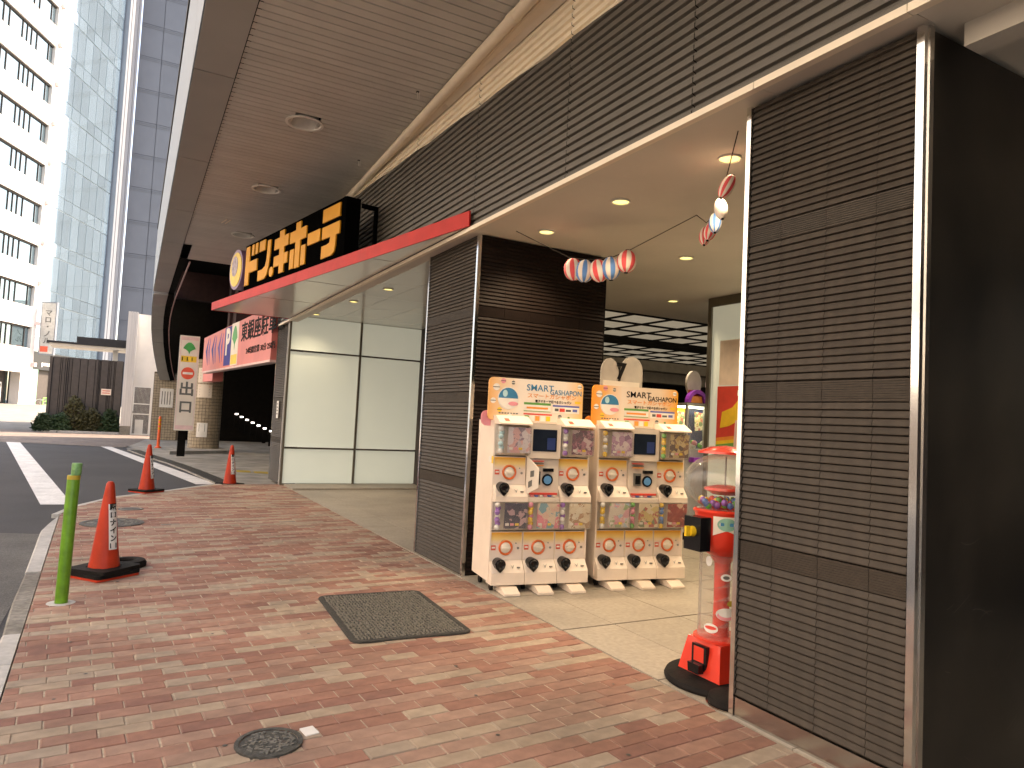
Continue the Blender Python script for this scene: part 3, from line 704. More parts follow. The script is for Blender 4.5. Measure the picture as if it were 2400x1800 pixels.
bm_ = thing('ceiling_beam', 'black beam crossing below the grid ceiling of the hall', 'beam', (6, 10.9, 3.03)); box('beam', (0, 13.8, 0, .22, 0, .13), 'seam_dark', bm_)
bm_ = thing('hall_bulkhead', 'beige stepped bulkhead above the dark hall at the back', 'bulkhead', (6, 14.2, 2.62))
box('upper_face', (0, 13.8, 0, .3, .28, .54), 'interior_beige', bm_); box('lower_face', (0, 13.8, .32, .6, .0, .27), 'interior_beige', bm_)

# ------------------------------------------------------------------ capsule toy machines
CARDS = [card_mat('card_lilac', [(.55, .46, .50), (.66, .58, .60), (.30, .22, .28), (.70, .40, .38)], 22, 1),
         card_mat('card_plum', [(.18, .05, .09), (.40, .16, .22), (.10, .04, .07), (.62, .45, .45)], 26, 2),
         card_mat('card_navy', [(.02, .02, .05), (.05, .03, .07), (.03, .03, .06), (.45, .28, .30)], 24, 3),
         card_mat('card_pink', [(.72, .48, .38), (.75, .22, .28), (.70, .55, .42), (.18, .36, .42)], 18, 4),
         card_mat('card_sand', [(.72, .60, .44), (.66, .52, .36), (.75, .66, .52), (.38, .22, .12)], 20, 5),
         card_mat('card_violet', [(.60, .44, .52), (.45, .25, .38), (.68, .56, .58), (.28, .14, .26)], 24, 6),
         card_mat('card_ochre', [(.55, .36, .12), (.25, .12, .07), (.62, .46, .24), (.12, .07, .06)], 24, 7),
         card_mat('card_sky', [(.40, .52, .62), (.70, .36, .40), (.66, .58, .50), (.30, .40, .22)], 20, 8),
         card_mat('card_mixed', [(.60, .46, .20), (.45, .10, .08), (.70, .58, .40), (.16, .20, .10)], 22, 9),
         card_mat('card_crimson', [(.30, .02, .02), (.24, .02, .02), (.40, .05, .04), (.65, .40, .28)], 26, 10)]
def rounded(u0, u1, z0, z1, r, n=5):
    pts = []
    for cx, cz, a0 in ((u1-r, z1-r, 0), (u0+r, z1-r, pi/2), (u0+r, z0+r, pi), (u1-r, z0+r, 3*pi/2)):
        pts += [(cx+r*cos(a0+pi/2*k/n), cz+r*sin(a0+pi/2*k/n)) for k in range(n+1)]
    return pts
F = lambda u, z, v: (u, v, z)          # front-facing plates: u right, z up, v back
def ball(mb, c, r, m=0, n=10, k=6):
    return mb.lathe([(max(.0002, r*sin(pi*j/k)), -r*cos(pi*j/k)) for j in range(k+1)], c, n, m)
def dispenser(t, u0, w, z0, cards, balls, lower):
    """one capsule dispenser: sloping front with dial, chute and tray, clear display window above"""
    zt = z0+.335
    prof = [(.05, zt), (.040, z0+.10), (-.035, z0+.012), (-.035, z0-.085 if lower else z0-.03), (.10, z0-.085 if lower else z0-.03), (.10, zt)]
    d = MB().prism([(-v, z) for v, z in prof], u0, u0+w, lambda a, b, c: (c, -a, b)).build('dispenser', 'cream_plastic', t)
    s = .01/.235
    def vf(z): return .040+.010*(z-(z0+.10))/.235
    def plate(pts, name, m, lift, par): # plate lying on the sloping face
        return MB().prism(pts, 0, 1, lambda a, b, c: (a, vf(b)-lift-.0015*(1-c), b)).build(name, m, par)
    plate([(u0+.006, z0+.105), (u0+w-.006, z0+.105), (u0+w-.006, zt-.006), (u0+.006, zt-.006)], 'front_print', 'dispenser_print', .0008, d)
    cu, cz = u0+w*.48, z0+.205; v0 = vf(cz)
    MB().lathe([(.045, .001), (.062, .001), (.062, .012), (.056, .016), (.047, .012), (.045, .004)], (cu, v0-.001, cz), 26, axis='Y').build('dial', 'dial_orange', d, True)
    g = MB().lathe([(.0002, .014), (.030, .013), (.044, .006), (.044, .001)], (cu, v0-.0025, cz), 22, axis='Y'); g.box(cu-.036, cu+.036, v0-.034, v0-.013, cz-.007, cz+.007)
    g.build('dial_grip', 'dial_white', d, True)
    plate([(u0+.012, cz-.020), (u0+.052, cz-.020), (u0+.052, cz+.020), (u0+.012, cz+.020)], 'price_label', 'label_red', .0026, d)
    plate([(u0+.018, cz-.005), (u0+.046, cz-.005), (u0+.046, cz+.008), (u0+.018, cz+.008)], 'price_digits', 'print_white', .0042, d)
    for q, zz, r in ((u0+w*.80, cz+.035, .006), (u0+w*.87, cz-.005, .010)): MB().lathe([(.0002, .004), (r, .004), (r, 0)], (q, vf(zz)-.0025, zz), 12, axis='Y').build('coin_hole', 'grey_metal', d)
    # black chute mouth, drop shaped
    qu, qz = u0+w*.24, z0+.082
    drop = [(qu+.046*cos(a)*(1.0 if sin(a) > 0 else 1.0), qz+.046*sin(a)) for a in [pi*k/10 for k in range(11)]] + [(qu-.036, qz-.030), (qu, qz-.066), (qu+.036, qz-.030)]
    MB().prism(drop, -.052, .034, F).build('chute', 'chute_black', d)
    ring = MB().lathe([(.030, .0), (.038, .006), (.034, .010), (.022, .002)], (qu, -.053, qz), 18, axis='Y').build('chute_lip', 'chute_black', d, True)
    MB().add([(u0+w*.60, .000, z0+.075), (u0+w*.66, -.018, z0+.040), (u0+w*.72, .000, z0+.075), (u0+w*.66, -.008, z0+.055)], [(0, 1, 3), (1, 2, 3)]).box(u0+w*.80, u0+w*.88, -.020, -.005, z0+.045, z0+.055).build('coin_return', 'grey_metal', d)
    MB().prism([(.02, z0+.0), (.0365, z0-.02), (.0365, z0-.024), (.02, z0-.004)], u0+w*.47, u0+w*.475, lambda a, b, c: (c, -a, b)).build('tray_seam', 'cream_shade', d)
    # display window
    zc = zt+.012; zw = zc+.255
    wn = MB()
    pr = [(.03, zc), (-.055, zc+.02), (-.065, zc+.12), (-.055, zw-.012), (.03, zw)]
    n = len(pr); wv = [(u0+.003, v, z) for v, z in pr]+[(u0+w-.003, v, z) for v, z in pr]
    wn.add(wv, [(i, i+1, n+i+1, n+i) for i in range(n-1)]+[tuple(range(n))]+[tuple(range(2*n-1, n-1, -1))])
    wo = wn.build('display_window', 'clear_plastic', t)
    MB().box(u0+.004, u0+w-.004, .055, .06, zc, zw).build('window_back', 'cream_shade', wo)
    MB().prism([(-(-.030), zc+.025), (-(-.040), zw-.02), (.0385, zw-.02), (.0285, zc+.025)], u0+w*.30, u0+w*.985, lambda a, b, c: (c, -a, b)).build('display_card', cards, wo)
    for k in range(4):
        MB().box(u0+w*.34+k*w*.15, u0+w*.34+k*w*.15+w*.11, -.0375, -.0345, zc+.05, zc+.05+.02).build('card_picture', ('print_white', 'print_pink', 'print_yellow', 'ink_grey')[k], wo) if k < 3 else None
    cm = MB()
    for k in range(7):
        ball(cm, (u0+.030+.014*(k % 2), -.018+.022*(k % 2), zc+.034+.031*k), .024, m=0 if k % 3 else 1)
    cm.build('capsules', balls, wo, True)
def gacha(label, loc, rz, hdr, pal, card, group):
    t = thing('capsule_toy_machine', label, 'capsule machine', loc, rz, group)
    W = .885; cw = .289
    for u in (0, W-.014): MB().prism([(.035, .085), (.47, .085), (.47, 1.41), (.06, 1.41), (.035, .8)], u, u+.014, lambda a, b, c: (c, a, b)).build('side_panel', 'cream_plastic', t)
    box('back_panel', (.0145, W-.0145, .44, .468, .085, 1.41), 'cream_shade', t)
    box('base_plate', (.0145, W-.0145, .06, .438, .075, .084), 'cream_shade', t)
    box('top_plate', (.0145, W-.0145, .10, .438, 1.40, 1.411), 'cream_plastic', t)
    k_ = 0
    for k in range(3):
        dispenser(t, .006+k*(cw+.0035), cw-.001, .152, pal[k][0], pal[k][1], True)
    for k in (0, 2):
        dispenser(t, .006+k*(cw+.0035), cw-.001, .775, pal[3+k//2][0], pal[3+k//2][1], False)
        u = .006+k*(cw+.0035)
        h = MB().prism([(-.07, 1.379), (-.07, 1.392), (.05, 1.452), (.12, 1.452), (.12, 1.379)], u, u+cw-.001, lambda a, b, c: (c, a, b)).build('hood', 'cream_plastic', t)
        MB().prism([(-.045, 1.4058), (-.0, 1.4283), (-.0, 1.4293), (-.045, 1.4068)], u+.055, u+.095, lambda a, b, c: (c, a, b)).build('maker_badge', 'label_red', h)
    # centre column: screen above a payment reader
    u = .006+cw+.0035
    so = MB().box(u, u+cw-.001, .0, .10, 1.105, 1.396).build('screen_unit', 'cream_shade', t)
    MB().prism(rounded(u+.03, u+cw-.04, 1.165, 1.350, .006), -.006, -.0005, F).build('screen', 'screen_dark', so)
    MB().box(u+.16, u+.235, -.0075, -.0062, 1.18, 1.28).build('screen_picture', 'dark_blue', so)
    ro = MB().prism([(.03, 1.10), (.012, .79), (-.02, .772), (-.02, .745), (.1, .745), (.1, 1.10)], u, u+cw-.001, lambda a, b, c: (c, a, b)).build('payment_unit', 'cream_shade', t)
    MB().box(u+.05, u+.115, -.002, .024, .885, .995).build('card_slot', 'ink_grey', ro)
    MB().box(u+.057, u+.108, -.004, -.0025, .90, .975).build('slot_glass', 'chute_black', ro)
    MB().lathe([(.0002, .010), (.036, .010), (.036, .0)], (u+.185, .018, .925), 22, axis='Y').build('reader_face', 'reader_blue', ro)
    MB().lathe([(.037, .0), (.037, .012), (.048, .012), (.050, .0)], (u+.185, .018, .925), 22, axis='Y').build('reader_ring', 'chute_black', ro)
    MB().box(u+.140, u+.232, -.004, .02, .995, 1.022).build('reader_label', 'chute_black', ro)
    for k in range(3): MB().box(u+.03, u+.14, .0, .025, 1.078-.018*k, 1.084-.018*k).build('printed_line', ('print_red', 'ink_grey', 'print_orange')[k], ro)
    MB().box(u+.02, u+.27, -.012, .01, .802, .818).build('printed_line', 'print_red', ro)
    for k in range(6): MB().box(u+.03+.04*k, u+.056+.04*k, -.012, .01, .785, .798).build('printed_square', ('print_pink', 'print_blue', 'print_white')[k % 3], ro)
    box('shelf', (.004, W-.004, -.024, .10, .7405, .7445), 'cream_plastic', t)
    # header board with prints
    hd = MB().prism(rounded(-.045, .832, 1.412, 1.772, .04), .11, .13, F).build('header_board', hdr, t)
    MB().prism(rounded(-.085, .20, 1.36, 1.49, .05), .16, .175, F).build('back_board', 'print_pink' if hdr == 'header_print' else 'print_orange', t)
    f0 = .1095
    def pr(u0, u1, z0, z1, m, lift=.0015): MB().box(u0, u1, f0-lift, f0-lift+.0012, z0, z1).build('header_graphic', m, hd)
    text('smart', 'print_teal' if hdr == 'header_print' else 'ink', hd, (.42, f0-.001, 1.700), sx=1.05)
    text('gasha', 'print_teal' if hdr == 'header_print' else 'ink', hd, (.665, f0-.001, 1.672), sx=.92)
    text('kana', 'print_orange', hd, (.535, f0-.001, 1.632), sx=1.18)
    text('tagline', 'ink', hd, (.55, f0-.001, 1.588), sx=.95)
    pr(.275, .525, 1.556, 1.575, 'print_green'); pr(.275, .525, 1.505, 1.5555, 'print_white'); pr(.30, .50, 1.522, 1.538, 'print_orange', .003); pr(.275, .525, 1.499, 1.5045, 'print_green')
    pr(.545, .80, 1.550, 1.565, 'print_blue'); pr(.545, .80, 1.497, 1.5495, 'print_white'); pr(.565, .60, 1.512, 1.535, 'ink_grey', .003); pr(.61, .66, 1.508, 1.538, 'print_red', .003); pr(.67, .72, 1.512, 1.530, 'ink_grey', .003); pr(.735, .78, 1.512, 1.535, 'print_blue', .003)
    pr(.275, .54, 1.470, 1.482, 'print_red')
    for k in range(5): pr(.285+.05*k, .325+.05*k, 1.420, 1.462, ('print_green', 'print_white', 'print_orange', 'print_white', 'print_yellow')[k], .0018)
    pr(.755, .81, 1.585, 1.605, 'print_yellow'); pr(.765, .815, 1.425, 1.450, 'label_red')
    # a big two-tone capsule as the header picture
    for (r_, m, lf) in ((.095, 'print_white', .0016), (.088, 'print_teal', .0024)):
        MB().prism(disc(.13, 1.60, r_, r_, 28), f0-lf, f0-lf+.0008, F).build('header_graphic', m, hd)
    MB().prism([(.13+.088*cos(a), 1.60+.088*sin(a)) for a in [pi+pi*k/14 for k in range(15)]], f0-.0033, f0-.0026, F).build('header_graphic', 'print_white', hd)
    MB().prism(disc(.10, 1.64, .022, .030, 14), f0-.0033, f0-.0026, F).build('header_graphic', 'ball_cyan', hd)
    MB().prism(disc(.175, 1.555, .045, .018, 14), f0-.0042, f0-.0035, F).build('header_graphic', 'print_pink', hd)
    for k in range(7): pr(.05+.026*k, .066+.026*k, 1.468, 1.478, 'ink_grey', .0018)
    for cu, cz, r, m in ((.08, 1.745, .022, 'print_pink'), (.17, 1.735, .016, 'ink_grey'), (.02, 1.69, .03, 'print_white'), (-.005, 1.575, .024, 'print_white'), (.15, 1.45, .022, 'print_white'), (.615, 1.462, .02, 'ink_grey'), (.70, 1.458, .012, 'print_green'), (.795, 1.735, .020, 'print_white'), (.055, 1.50, .02, 'print_yellow')):
        MB().prism(disc(cu, cz, r, r, 16), f0-.002, f0-.0004, F).build('header_graphic', m, hd)
        MB().prism([(cu-r, cz-.003), (cu+r, cz-.003), (cu+r, cz+.003), (cu-r, cz+.003)], f0-.003, f0-.0021, F).build('header_graphic', 'print_white' if m == 'ink_grey' else 'ink_grey', hd)
    # feet and casters
    for k in range(3):
        u = .085+.295*k
        MB().prism([(-.15, .004), (-.15, .022), (-.06, .055), (.14, .058), (.14, .004)], u, u+.135, lambda a, b, c: (c, a, b)).build('foot', 'cream_plastic', t)
    for u in (.05, .335, .63, .82):
        for v in (.09, .38): MB().tube((u-.011, v, .032), (u+.011, v, .032), .032, n=14).box(u-.016, u+.016, v-.012, v+.012, .05, .075).build('caster', 'rubber', t)
    return t
PB = {n: MATS['ball_'+n] for n in ('green', 'yellow', 'blue', 'pink', 'purple', 'white', 'cyan')}
g1 = gacha('cream capsule toy machine with a swung out price card, next to the ribbed pillar corner', (2.70, 5.165, 0), radians(-8.2), 'header_print',
      [(CARDS[2], [PB['purple'], PB['white']]), (CARDS[3], [PB['yellow'], PB['pink']]), (CARDS[4], [PB['white'], PB['purple']]), (CARDS[0], [PB['cyan'], PB['white']]), (CARDS[1], [PB['white'], PB['purple']])], None, 'capsule toy machines in the entrance')
pc = MB().prism([(0, .80), (-.14, .87), (-.14, 1.03), (0, 1.12)], .285, .291, lambda a, b, c: (c+a*-.35, a, b)).build('price_card', 'sign_cream', g1)
MB().prism([(-.03, .86), (-.07, .88), (-.07, .93), (-.03, .91)], .281, .2845, lambda a, b, c: (c+a*-.35, a, b)).prism([(-.05, .95), (-.09, .96), (-.09, 1.01), (-.05, 1.0)], .281, .2845, lambda a, b, c: (c+a*-.35, a, b)).build('printed_square', 'ink_grey', pc)
box('side_sticker', (-.0016, -.0002, .09, .15, 1.055, 1.105), 'sticker', g1); box('side_sticker', (-.0016, -.0002, .035, .085, 1.05, 1.11), 'print_yellow', g1)
gacha('cream capsule toy machine with a deep orange header, below the white two lobed board', (3.685, 5.065, 0), radians(-10.0), 'header_print_warm',
      [(CARDS[7], [PB['yellow'], PB['white']]), (CARDS[8], [PB['pink'], PB['green']]), (CARDS[9], [PB['blue'], PB['yellow']]), (CARDS[5], [PB['white'], PB['yellow']]), (CARDS[6], [PB['yellow'], PB['green']])], None, 'capsule toy machines in the entrance')
# two-lobed white board standing behind the second machine
lb = thing('lobed_board', 'white board with two rounded lobes and a black seven above the second toy machine', 'display board', (4.02, 5.56, 0))
def lobe(cu, w, zt, zb_): return [(cu-w, zb_), (cu+w, zb_), (cu+w, zt-.14)] + [(cu+w*cos(a), zt-.14+.14*sin(a)) for a in [pi*k/10 for k in range(1, 10)]] + [(cu-w, zt-.14)]
MB().prism(lobe(.10, .105, 2.07, 1.62), 0, .012, F).build('lobe', 'board_grey', lb)
MB().prism(lobe(.37, .135, 2.105, 1.62), .0, .012, F).build('lobe', 'board_grey', lb)
box('lower_panel', (.02, .46, -.012, -.001, 1.60, 1.85), 'sign_cream', lb)
text('seven', 'ink', lb, (.235, -.003, 1.94)); box('post', (.2, .26, .013, .05, .0, 1.62), 'grey_metal', lb); box('foot', (.05, .42, -.1, .15, .0, .02), 'grey_metal', lb)

# ------------------------------------------------------------------ gumball machine
gm = thing('gumball_machine', 'red gumball machine with a clear globe and clear tube beside the near pillar', 'gumball machine', (3.045, 2.965, 0))
MB().lathe([(.0002, .001), (.30, .001), (.305, .015), (.295, .035), (.20, .05), (.0002, .05)], n=40).build('base_disc', 'rubber', gm, True)
bb = MB().hexa([(-.16, -.16, .05), (.16, -.16, .05), (.16, .16, .05), (-.16, .16, .05), (-.125, -.125, .235), (.125, -.125, .235), (.125, .125, .235), (-.125, .125, .235)]).build('base_cabinet', 'toy_red', gm)
for rz_ in (0, -pi/2):
    def R(u, z, v, rz_=rz_): x, y = u, -v; return (x*cos(rz_)-y*sin(rz_), x*sin(rz_)+y*cos(rz_), z)
    mouth = [(-.055, .215), (-.055, .115)]+[(-.055*cos(a), .115-.05*sin(a)) for a in [pi*k/8 for k in range(1, 8)]]+[(.055, .115), (.055, .215)]
    MB().prism(mouth, .135, .160, R).build('chute_mouth', 'chute_black', bb)
    MB().prism([(-.038, .205), (-.038, .125), (.038, .125), (.038, .205)], .1601, .1615, R).build('chute_flap', 'toy_red', bb)
    MB().prism([(-.045, .12), (.045, .12), (.04, .07), (-.04, .07)], .16, .20, R).build('catch_tray', 'chute_black', bb)
MB().lathe([(.135, .235), (.15, .237), (.15, .25), (.12, .255), (.0002, .255)], n=32).build('tube_collar', 'toy_red', gm, True)
tb = MB().lathe([(.128, .25), (.128, .715)], n=32).build('clear_tube', 'clear_plastic', gm, True)
MB().lathe([(.048, .25), (.044, .45), (.046, .66), (.075, .70)], n=24).build('stem', 'toy_red', gm, True)
for k in range(2):       # spiral track round the stem
    mb = MB(); n = 44
    for i in range(n):
        a0, a1 = 2*pi*2.6*i/n+k*pi, 2*pi*2.6*(i+1)/n+k*pi; z0, z1 = .30+.38*i/n, .30+.38*(i+1)/n
        mb.add([(.05*cos(a0), .05*sin(a0), z0), (.118*cos(a0), .118*sin(a0), z0+.004), (.118*cos(a1), .118*sin(a1), z1+.004), (.05*cos(a1), .05*sin(a1), z1)], [(0, 1, 2, 3)])
    mb.build('spiral_track', 'clear_plastic', gm)
bd = MB().lathe([(.048, .69), (.10, .715), (.145, .77), (.162, .84), (.165, .935), (.172, .945)], n=36).build('coin_body', 'toy_red', gm, True)
def G(u, z, v): a = radians(-130)+u/.167; return ((.166+v)*cos(a), (.166+v)*sin(a), z)
lab = MB()
for k in range(8):
    u0_, u1_ = -.075+.15*k/8, -.075+.15*(k+1)/8
    zb0 = .845+.02*(1-abs(k-3.5)/3.5) if True else .84
    lab.add([G(u0_, .83+.03*(1-abs(u0_)/.075), .001), G(u1_, .83+.03*(1-abs(u1_)/.075), .001), G(u1_, .935, .001), G(u0_, .935, .001)], [(0, 1, 2, 3)])
lab.build('front_label', 'sign_cream', bd)
lab = MB().add([G(0, .893, .0025)]+[G(.052*cos(2*pi*k/20), .893+.036*sin(2*pi*k/20), .0022) for k in range(20)], [(0, 1+k, 1+(k+1) % 20) for k in range(20)]); lab.build('label_disc', 'mint', bd)
lab = MB().add([G(x, z, .004) for x, z in ((-.035, .885), (.035, .885), (.035, .903), (-.035, .903))], [(0, 1, 2, 3)]); lab.build('label_word', 'print_teal', bd)
MB().box(-.235, -.16, -.06, .07, .74, .925).build('coin_mechanism', 'chute_black', bd)
MB().lathe([(.0002, .03), (.026, .026), (.03, .0)], (-.236, .0, .845), 14, axis='X').box(-.29, -.266, -.008, .008, .82, .875).build('crank', 'ball_yellow', bd, True)
MB().lathe([(.172, .945), (.176, .955), (.165, .965)], n=36).build('globe_collar', 'toy_red', gm, True)
MB().lathe([(.160, .966)]+[(.232*cos(a), 1.115+.165*sin(a)) for a in [radians(-62+k*12) for k in range(0, 13)]], n=36).build('globe', 'clear_globe', gm, True)
MB().lathe([(.0002, 1.325), (.09, 1.315), (.155, 1.29), (.16, 1.278), (.07, 1.274), (.0002, 1.274)], n=32).build('lid', 'toy_red', gm, True)
MB().tube((0, 0, .97), (0, 0, 1.26), .005).build('centre_rod', 'grey_metal', gm)
MB().lathe([(.0002, 1.10), (.05, 1.098), (.115, 1.085), (.118, 1.07), (.07, 1.045), (.0002, 1.04)], (0, 0, 0), 28).build('agitator', 'toy_red', gm, True)
gb = MB(); random.seed(5)
for k in range(46):
    a = random.uniform(0, 2*pi); r = random.uniform(.02, .150); ball(gb, (r*cos(a), r*sin(a), .978+random.uniform(0, .035)+.1*max(0, r-.1)), .019, random.randrange(5), 8, 5)
gb.build('gumballs', ['ball_green', 'toy_red', 'ball_blue', 'ball_yellow', 'ball_purple'], gm, True)
def tubesticker(name, ang, z, ru, rz_, m, lift):
    def H(u, zz): a = radians(ang)+u/.13; return ((.13+lift)*cos(a), (.13+lift)*sin(a), zz)
    MB().add([H(0, z)]+[H(ru*cos(2*pi*k/18), z+rz_*sin(2*pi*k/18)) for k in range(18)], [(0, 1+k, 1+(k+1) % 18) for k in range(18)]).build(name, m, tb)
tubesticker('sticker', -124, .40, .055, .034, 'sticker', .001); tubesticker('sticker', -124, .392, .048, .024, 'print_pink', .002); tubesticker('sticker', -124, .405, .040, .020, 'sticker', .003)
tubesticker('sticker', -160, .315, .042, .026, 'sticker', .001); tubesticker('sticker', -160, .318, .034, .010, 'print_red', .002)
tubesticker('sticker', -126, .60, .030, .020, 'sticker', .001); tubesticker('sticker', -126, .60, .018, .010, 'ink_grey', .002)
tubesticker('sticker', -170, .68, .020, .028, 'sticker', .001); tubesticker('sticker', -112, .46, .024, .016, 'rust_yellow', .001)
# small black catch bin on the floor by the pillar
cbn = thing('black_floor_disc', 'small round black weight lying on the floor between gumball machine and pillar', 'weight', (2.86, 2.68, 0))
MB().lathe([(.0002, .05), (.11, .05), (.125, .04), (.13, .012), (.12, .001), (.0002, .001)], n=30).build('weight', 'rubber', cbn, True)
MB().lathe([(.128, .008), (.140, .008), (.140, .002), (.128, .002)], n=30).build('rim', 'steel_kick', cbn, True)

# ------------------------------------------------------------------ posters, claw machines
ps = thing('white_poster', 'blank cream poster hung on the inner shopfront glass above the red poster', 'poster', (6.50, 6.19, 1.985)); box('sheet', (0, .006, -.35, .30, 0, .56), 'poster_white', ps)
ps = thing('red_poster', 'red poster with yellow blot and rainbow stripes on the inner shopfront', 'poster', (6.49, 6.19, 1.15))
box('sheet', (0, .006, -.36, .31, 0, .82), 'print_red', ps)
def PX(y, z, w): return (-w, y, z)
MB().prism([(-.30, .62), (-.05, .66), (.05, .56), (.22, .50), (.25, .30), (.1, .33), (-.1, .42), (-.34, .45)], .0005, .002, PX).build('yellow_blot', 'print_yellow', ps)
for k, c in enumerate(('print_red', 'print_orange', 'print_yellow', 'print_green', 'ball_cyan', 'print_blue')):
    MB().prism([(-.36, .30-.042*k), (.31, .12-.042*k+.10), (.31, .078-.042*k+.10), (-.36, .258-.042*k)], .0021, .003, PX).build('rainbow_stripe', c, ps)
MB().prism([(-.20, .0), (.02, .0), (.0, .40), (-.17, .43)], .0031, .004, PX).build('figure_patch', 'pink_pale', ps)
for k in range(5): MB().prism([(-.02-.06*k, .70), (-.06-.06*k, .70), (-.055-.06*k, .765), (-.025-.06*k, .765)], .0021, .003, PX).build('white_mark', 'print_white', ps)
def claw(label, x, y, inner, face_m):
    t = thing('claw_machine', label, 'claw machine', (x, y, 0), group='mini claw machines in the hall')
    w = .34
    box('lower_cabinet', (0, w, 0, .4, .10, 1.16), 'cab_grey', t)
    for k in (0, w-.03): box('corner_post', (k, k+.03, .0, .03, 1.161, 1.72), 'cab_grey', t)
    box('back_wall', (.0, w, .37, .4, 1.161, 1.72), inner, t)
    box('cabinet_top', (0, w, 0, .4, 1.721, 1.76), 'cab_grey', t)
    box('inner_light', (.05, w-.05, .10, .25, 1.700, 1.718), 'glow_cool', t)
    MB().box(.031, w-.031, .008, .012, 1.161, 1.719).build('glass', 'clear_plastic', t)
    mb = MB(); random.seed(int(x*100))
    for k in range(9): ball(mb, (random.uniform(.07, w-.07), random.uniform(.08, .3), 1.19+random.uniform(0, .05)), .042, k % 3, 8, 5)
    mb.build('prizes', ['ball_green', 'ball_pink', 'ball_white'], t, True)
    MB().prism([(.06, 1.66), (.28, 1.64), (.26, 1.42), (.08, 1.40)], .30, .305, F).build('prize_card', CARDS[8], t)
    MB().tube((w/2, .15, 1.70), (w/2, .15, 1.50), .006).tube((w/2, .15, 1.50), (w/2-.05, .15, 1.42), .006).tube((w/2, .15, 1.50), (w/2+.05, .15, 1.42), .006).build('claw', 'grey_metal', t)
    arch = [(w/2+(.165)*cos(a), 1.765+.17*sin(a)) for a in [pi*k/12 for k in range(13)]]+[(w/2-.125*cos(a), 1.765+.12*sin(a)) for a in [pi*k/12 for k in range(13)]]
    MB().prism(arch, -.02, .05, F).build('arch', 'purple_toy', t)
    MB().prism([(.07, 1.765), (w-.07, 1.765), (w-.09, 1.85), (.09, 1.85)], .0, .03, F).build('arch_panel', 'print_orange', t)
    MB().prism(disc(w/2, 2.02, .125, .165, 24), .06, .10, F).build('topper', face_m, t)
    MB().prism([(.03, 1.77), (w-.03, 1.77), (w-.07, 1.93), (.07, 1.93)], .045, .058, F).build('topper_base', 'label_red' if face_m == 'topper_white' else 'dark_blue', t)
    MB().box(.06, w-.06, -.10, -.001, 1.0, 1.06).build('control_shelf', 'purple_toy', t)
    for k in (.05, w-.05): MB().tube((k-.01, .05, .05), (k+.01, .05, .05), .05, n=12).build('caster', 'rubber', t)
claw('small claw machine with purple arch and pale oval topper over a red base', 6.345, 6.88, 'print_yellow', 'topper_white')
claw('small claw machine with purple arch and oval topper over a dark blue base', 6.72, 6.90, 'dark_blue', 'emblem_pale')

# ------------------------------------------------------------------ paper lantern strings
def lantern(label, c, rx, rz, col, tilt, group):
    t = thing('paper_lantern', label, 'lantern', c, random.uniform(0, 6), group)
    t.rotation_euler = (tilt, tilt*.4, random.uniform(0, 3))
    k = 12
    prof = [(rx*max(.16, sin(pi*j/k)), -rz*cos(pi*j/k)) for j in range(k+1)]
    MB().lathe(prof, n=24, mfun=lambda i, j: (i//2) % 2).build('paper_shade', ['lantern_white', col], t, True)
    MB().lathe([(rx*.2, rz*.96), (rx*.22, rz*1.04), (.0002, rz*1.05)], n=14).build('cap', 'chute_black', t); MB().lathe([(rx*.2, -rz*.96), (rx*.22, -rz*1.04), (.0002, -rz*1.05)], n=14).build('cap', 'chute_black', t)
H1, H2, H3 = Vector((2.98, 5.51, 3.115)), Vector((3.885, 4.18, 3.115)), Vector((2.95, 2.862, 3.115))
def onl(a, b, s, z): q = a.lerp(b, s); return (q.x, q.y, z)
random.seed(3)
LN = [(.355, 2.735, 'lantern_red', 'red striped paper lantern at the pillar end of the row'), (.42, 2.715, 'lantern_blue', 'blue striped paper lantern second in the row from the pillar'), (.50, 2.71, 'lantern_red', 'red striped paper lantern in the middle of the row of five'),
      (.565, 2.725, 'lantern_blue', 'blue striped paper lantern next to the largest red one'), (.65, 2.775, 'lantern_red', 'largest red striped paper lantern at the raised end of the row of five')]
for s, z, c, lb_ in LN: lantern(lb_, onl(H1, H2, s, z), .082, .098, c, random.uniform(-.2, .2), 'paper lanterns on the sagging cord')
LN = [(.30, 2.815, 'lantern_red', 'half folded red striped paper lantern lowest on the short cord'), (.45, 2.785, 'lantern_red', 'narrow crumpled red paper lantern squeezed between two others'), (.57, 2.785, 'lantern_blue', 'crumpled blue striped paper lantern on the short cord'),
      (.70, 2.815, 'lantern_white', 'plain cream paper lantern tilted on the short cord'), (.815, 2.895, 'lantern_red', 'tilted red striped paper lantern near the polished pillar edge')]
for s, z, c, lb_ in LN: lantern(lb_, onl(H2, H3, s, z), .042, .085, c, .45, 'paper lanterns on the short cord')
cdg = thing('lantern_cord', 'thin dark cord sagging from ceiling hooks through five lanterns', 'cord', tuple(H1))
pts = [H1]+[Vector(onl(H1, H2, s, z)) for s, z in ((.33, 2.84), (.42, 2.815), (.5, 2.81), (.58, 2.825), (.67, 2.875))]+[H2]
MB().path([p-H1 for p in pts], .0035).build('cord', 'cord', cdg)
cdg = thing('lantern_cord', 'thin dark cord from the ceiling hook to the near pillar with tilted lanterns', 'cord', tuple(H2))
pts = [H2]+[Vector(onl(H2, H3, s, z)) for s, z in ((.33, 2.90), (.45, 2.87), (.57, 2.87), (.70, 2.90), (.82, 2.98))]+[H3]
MB().path([p-H2 for p in pts], .0035).build('cord', 'cord', cdg)

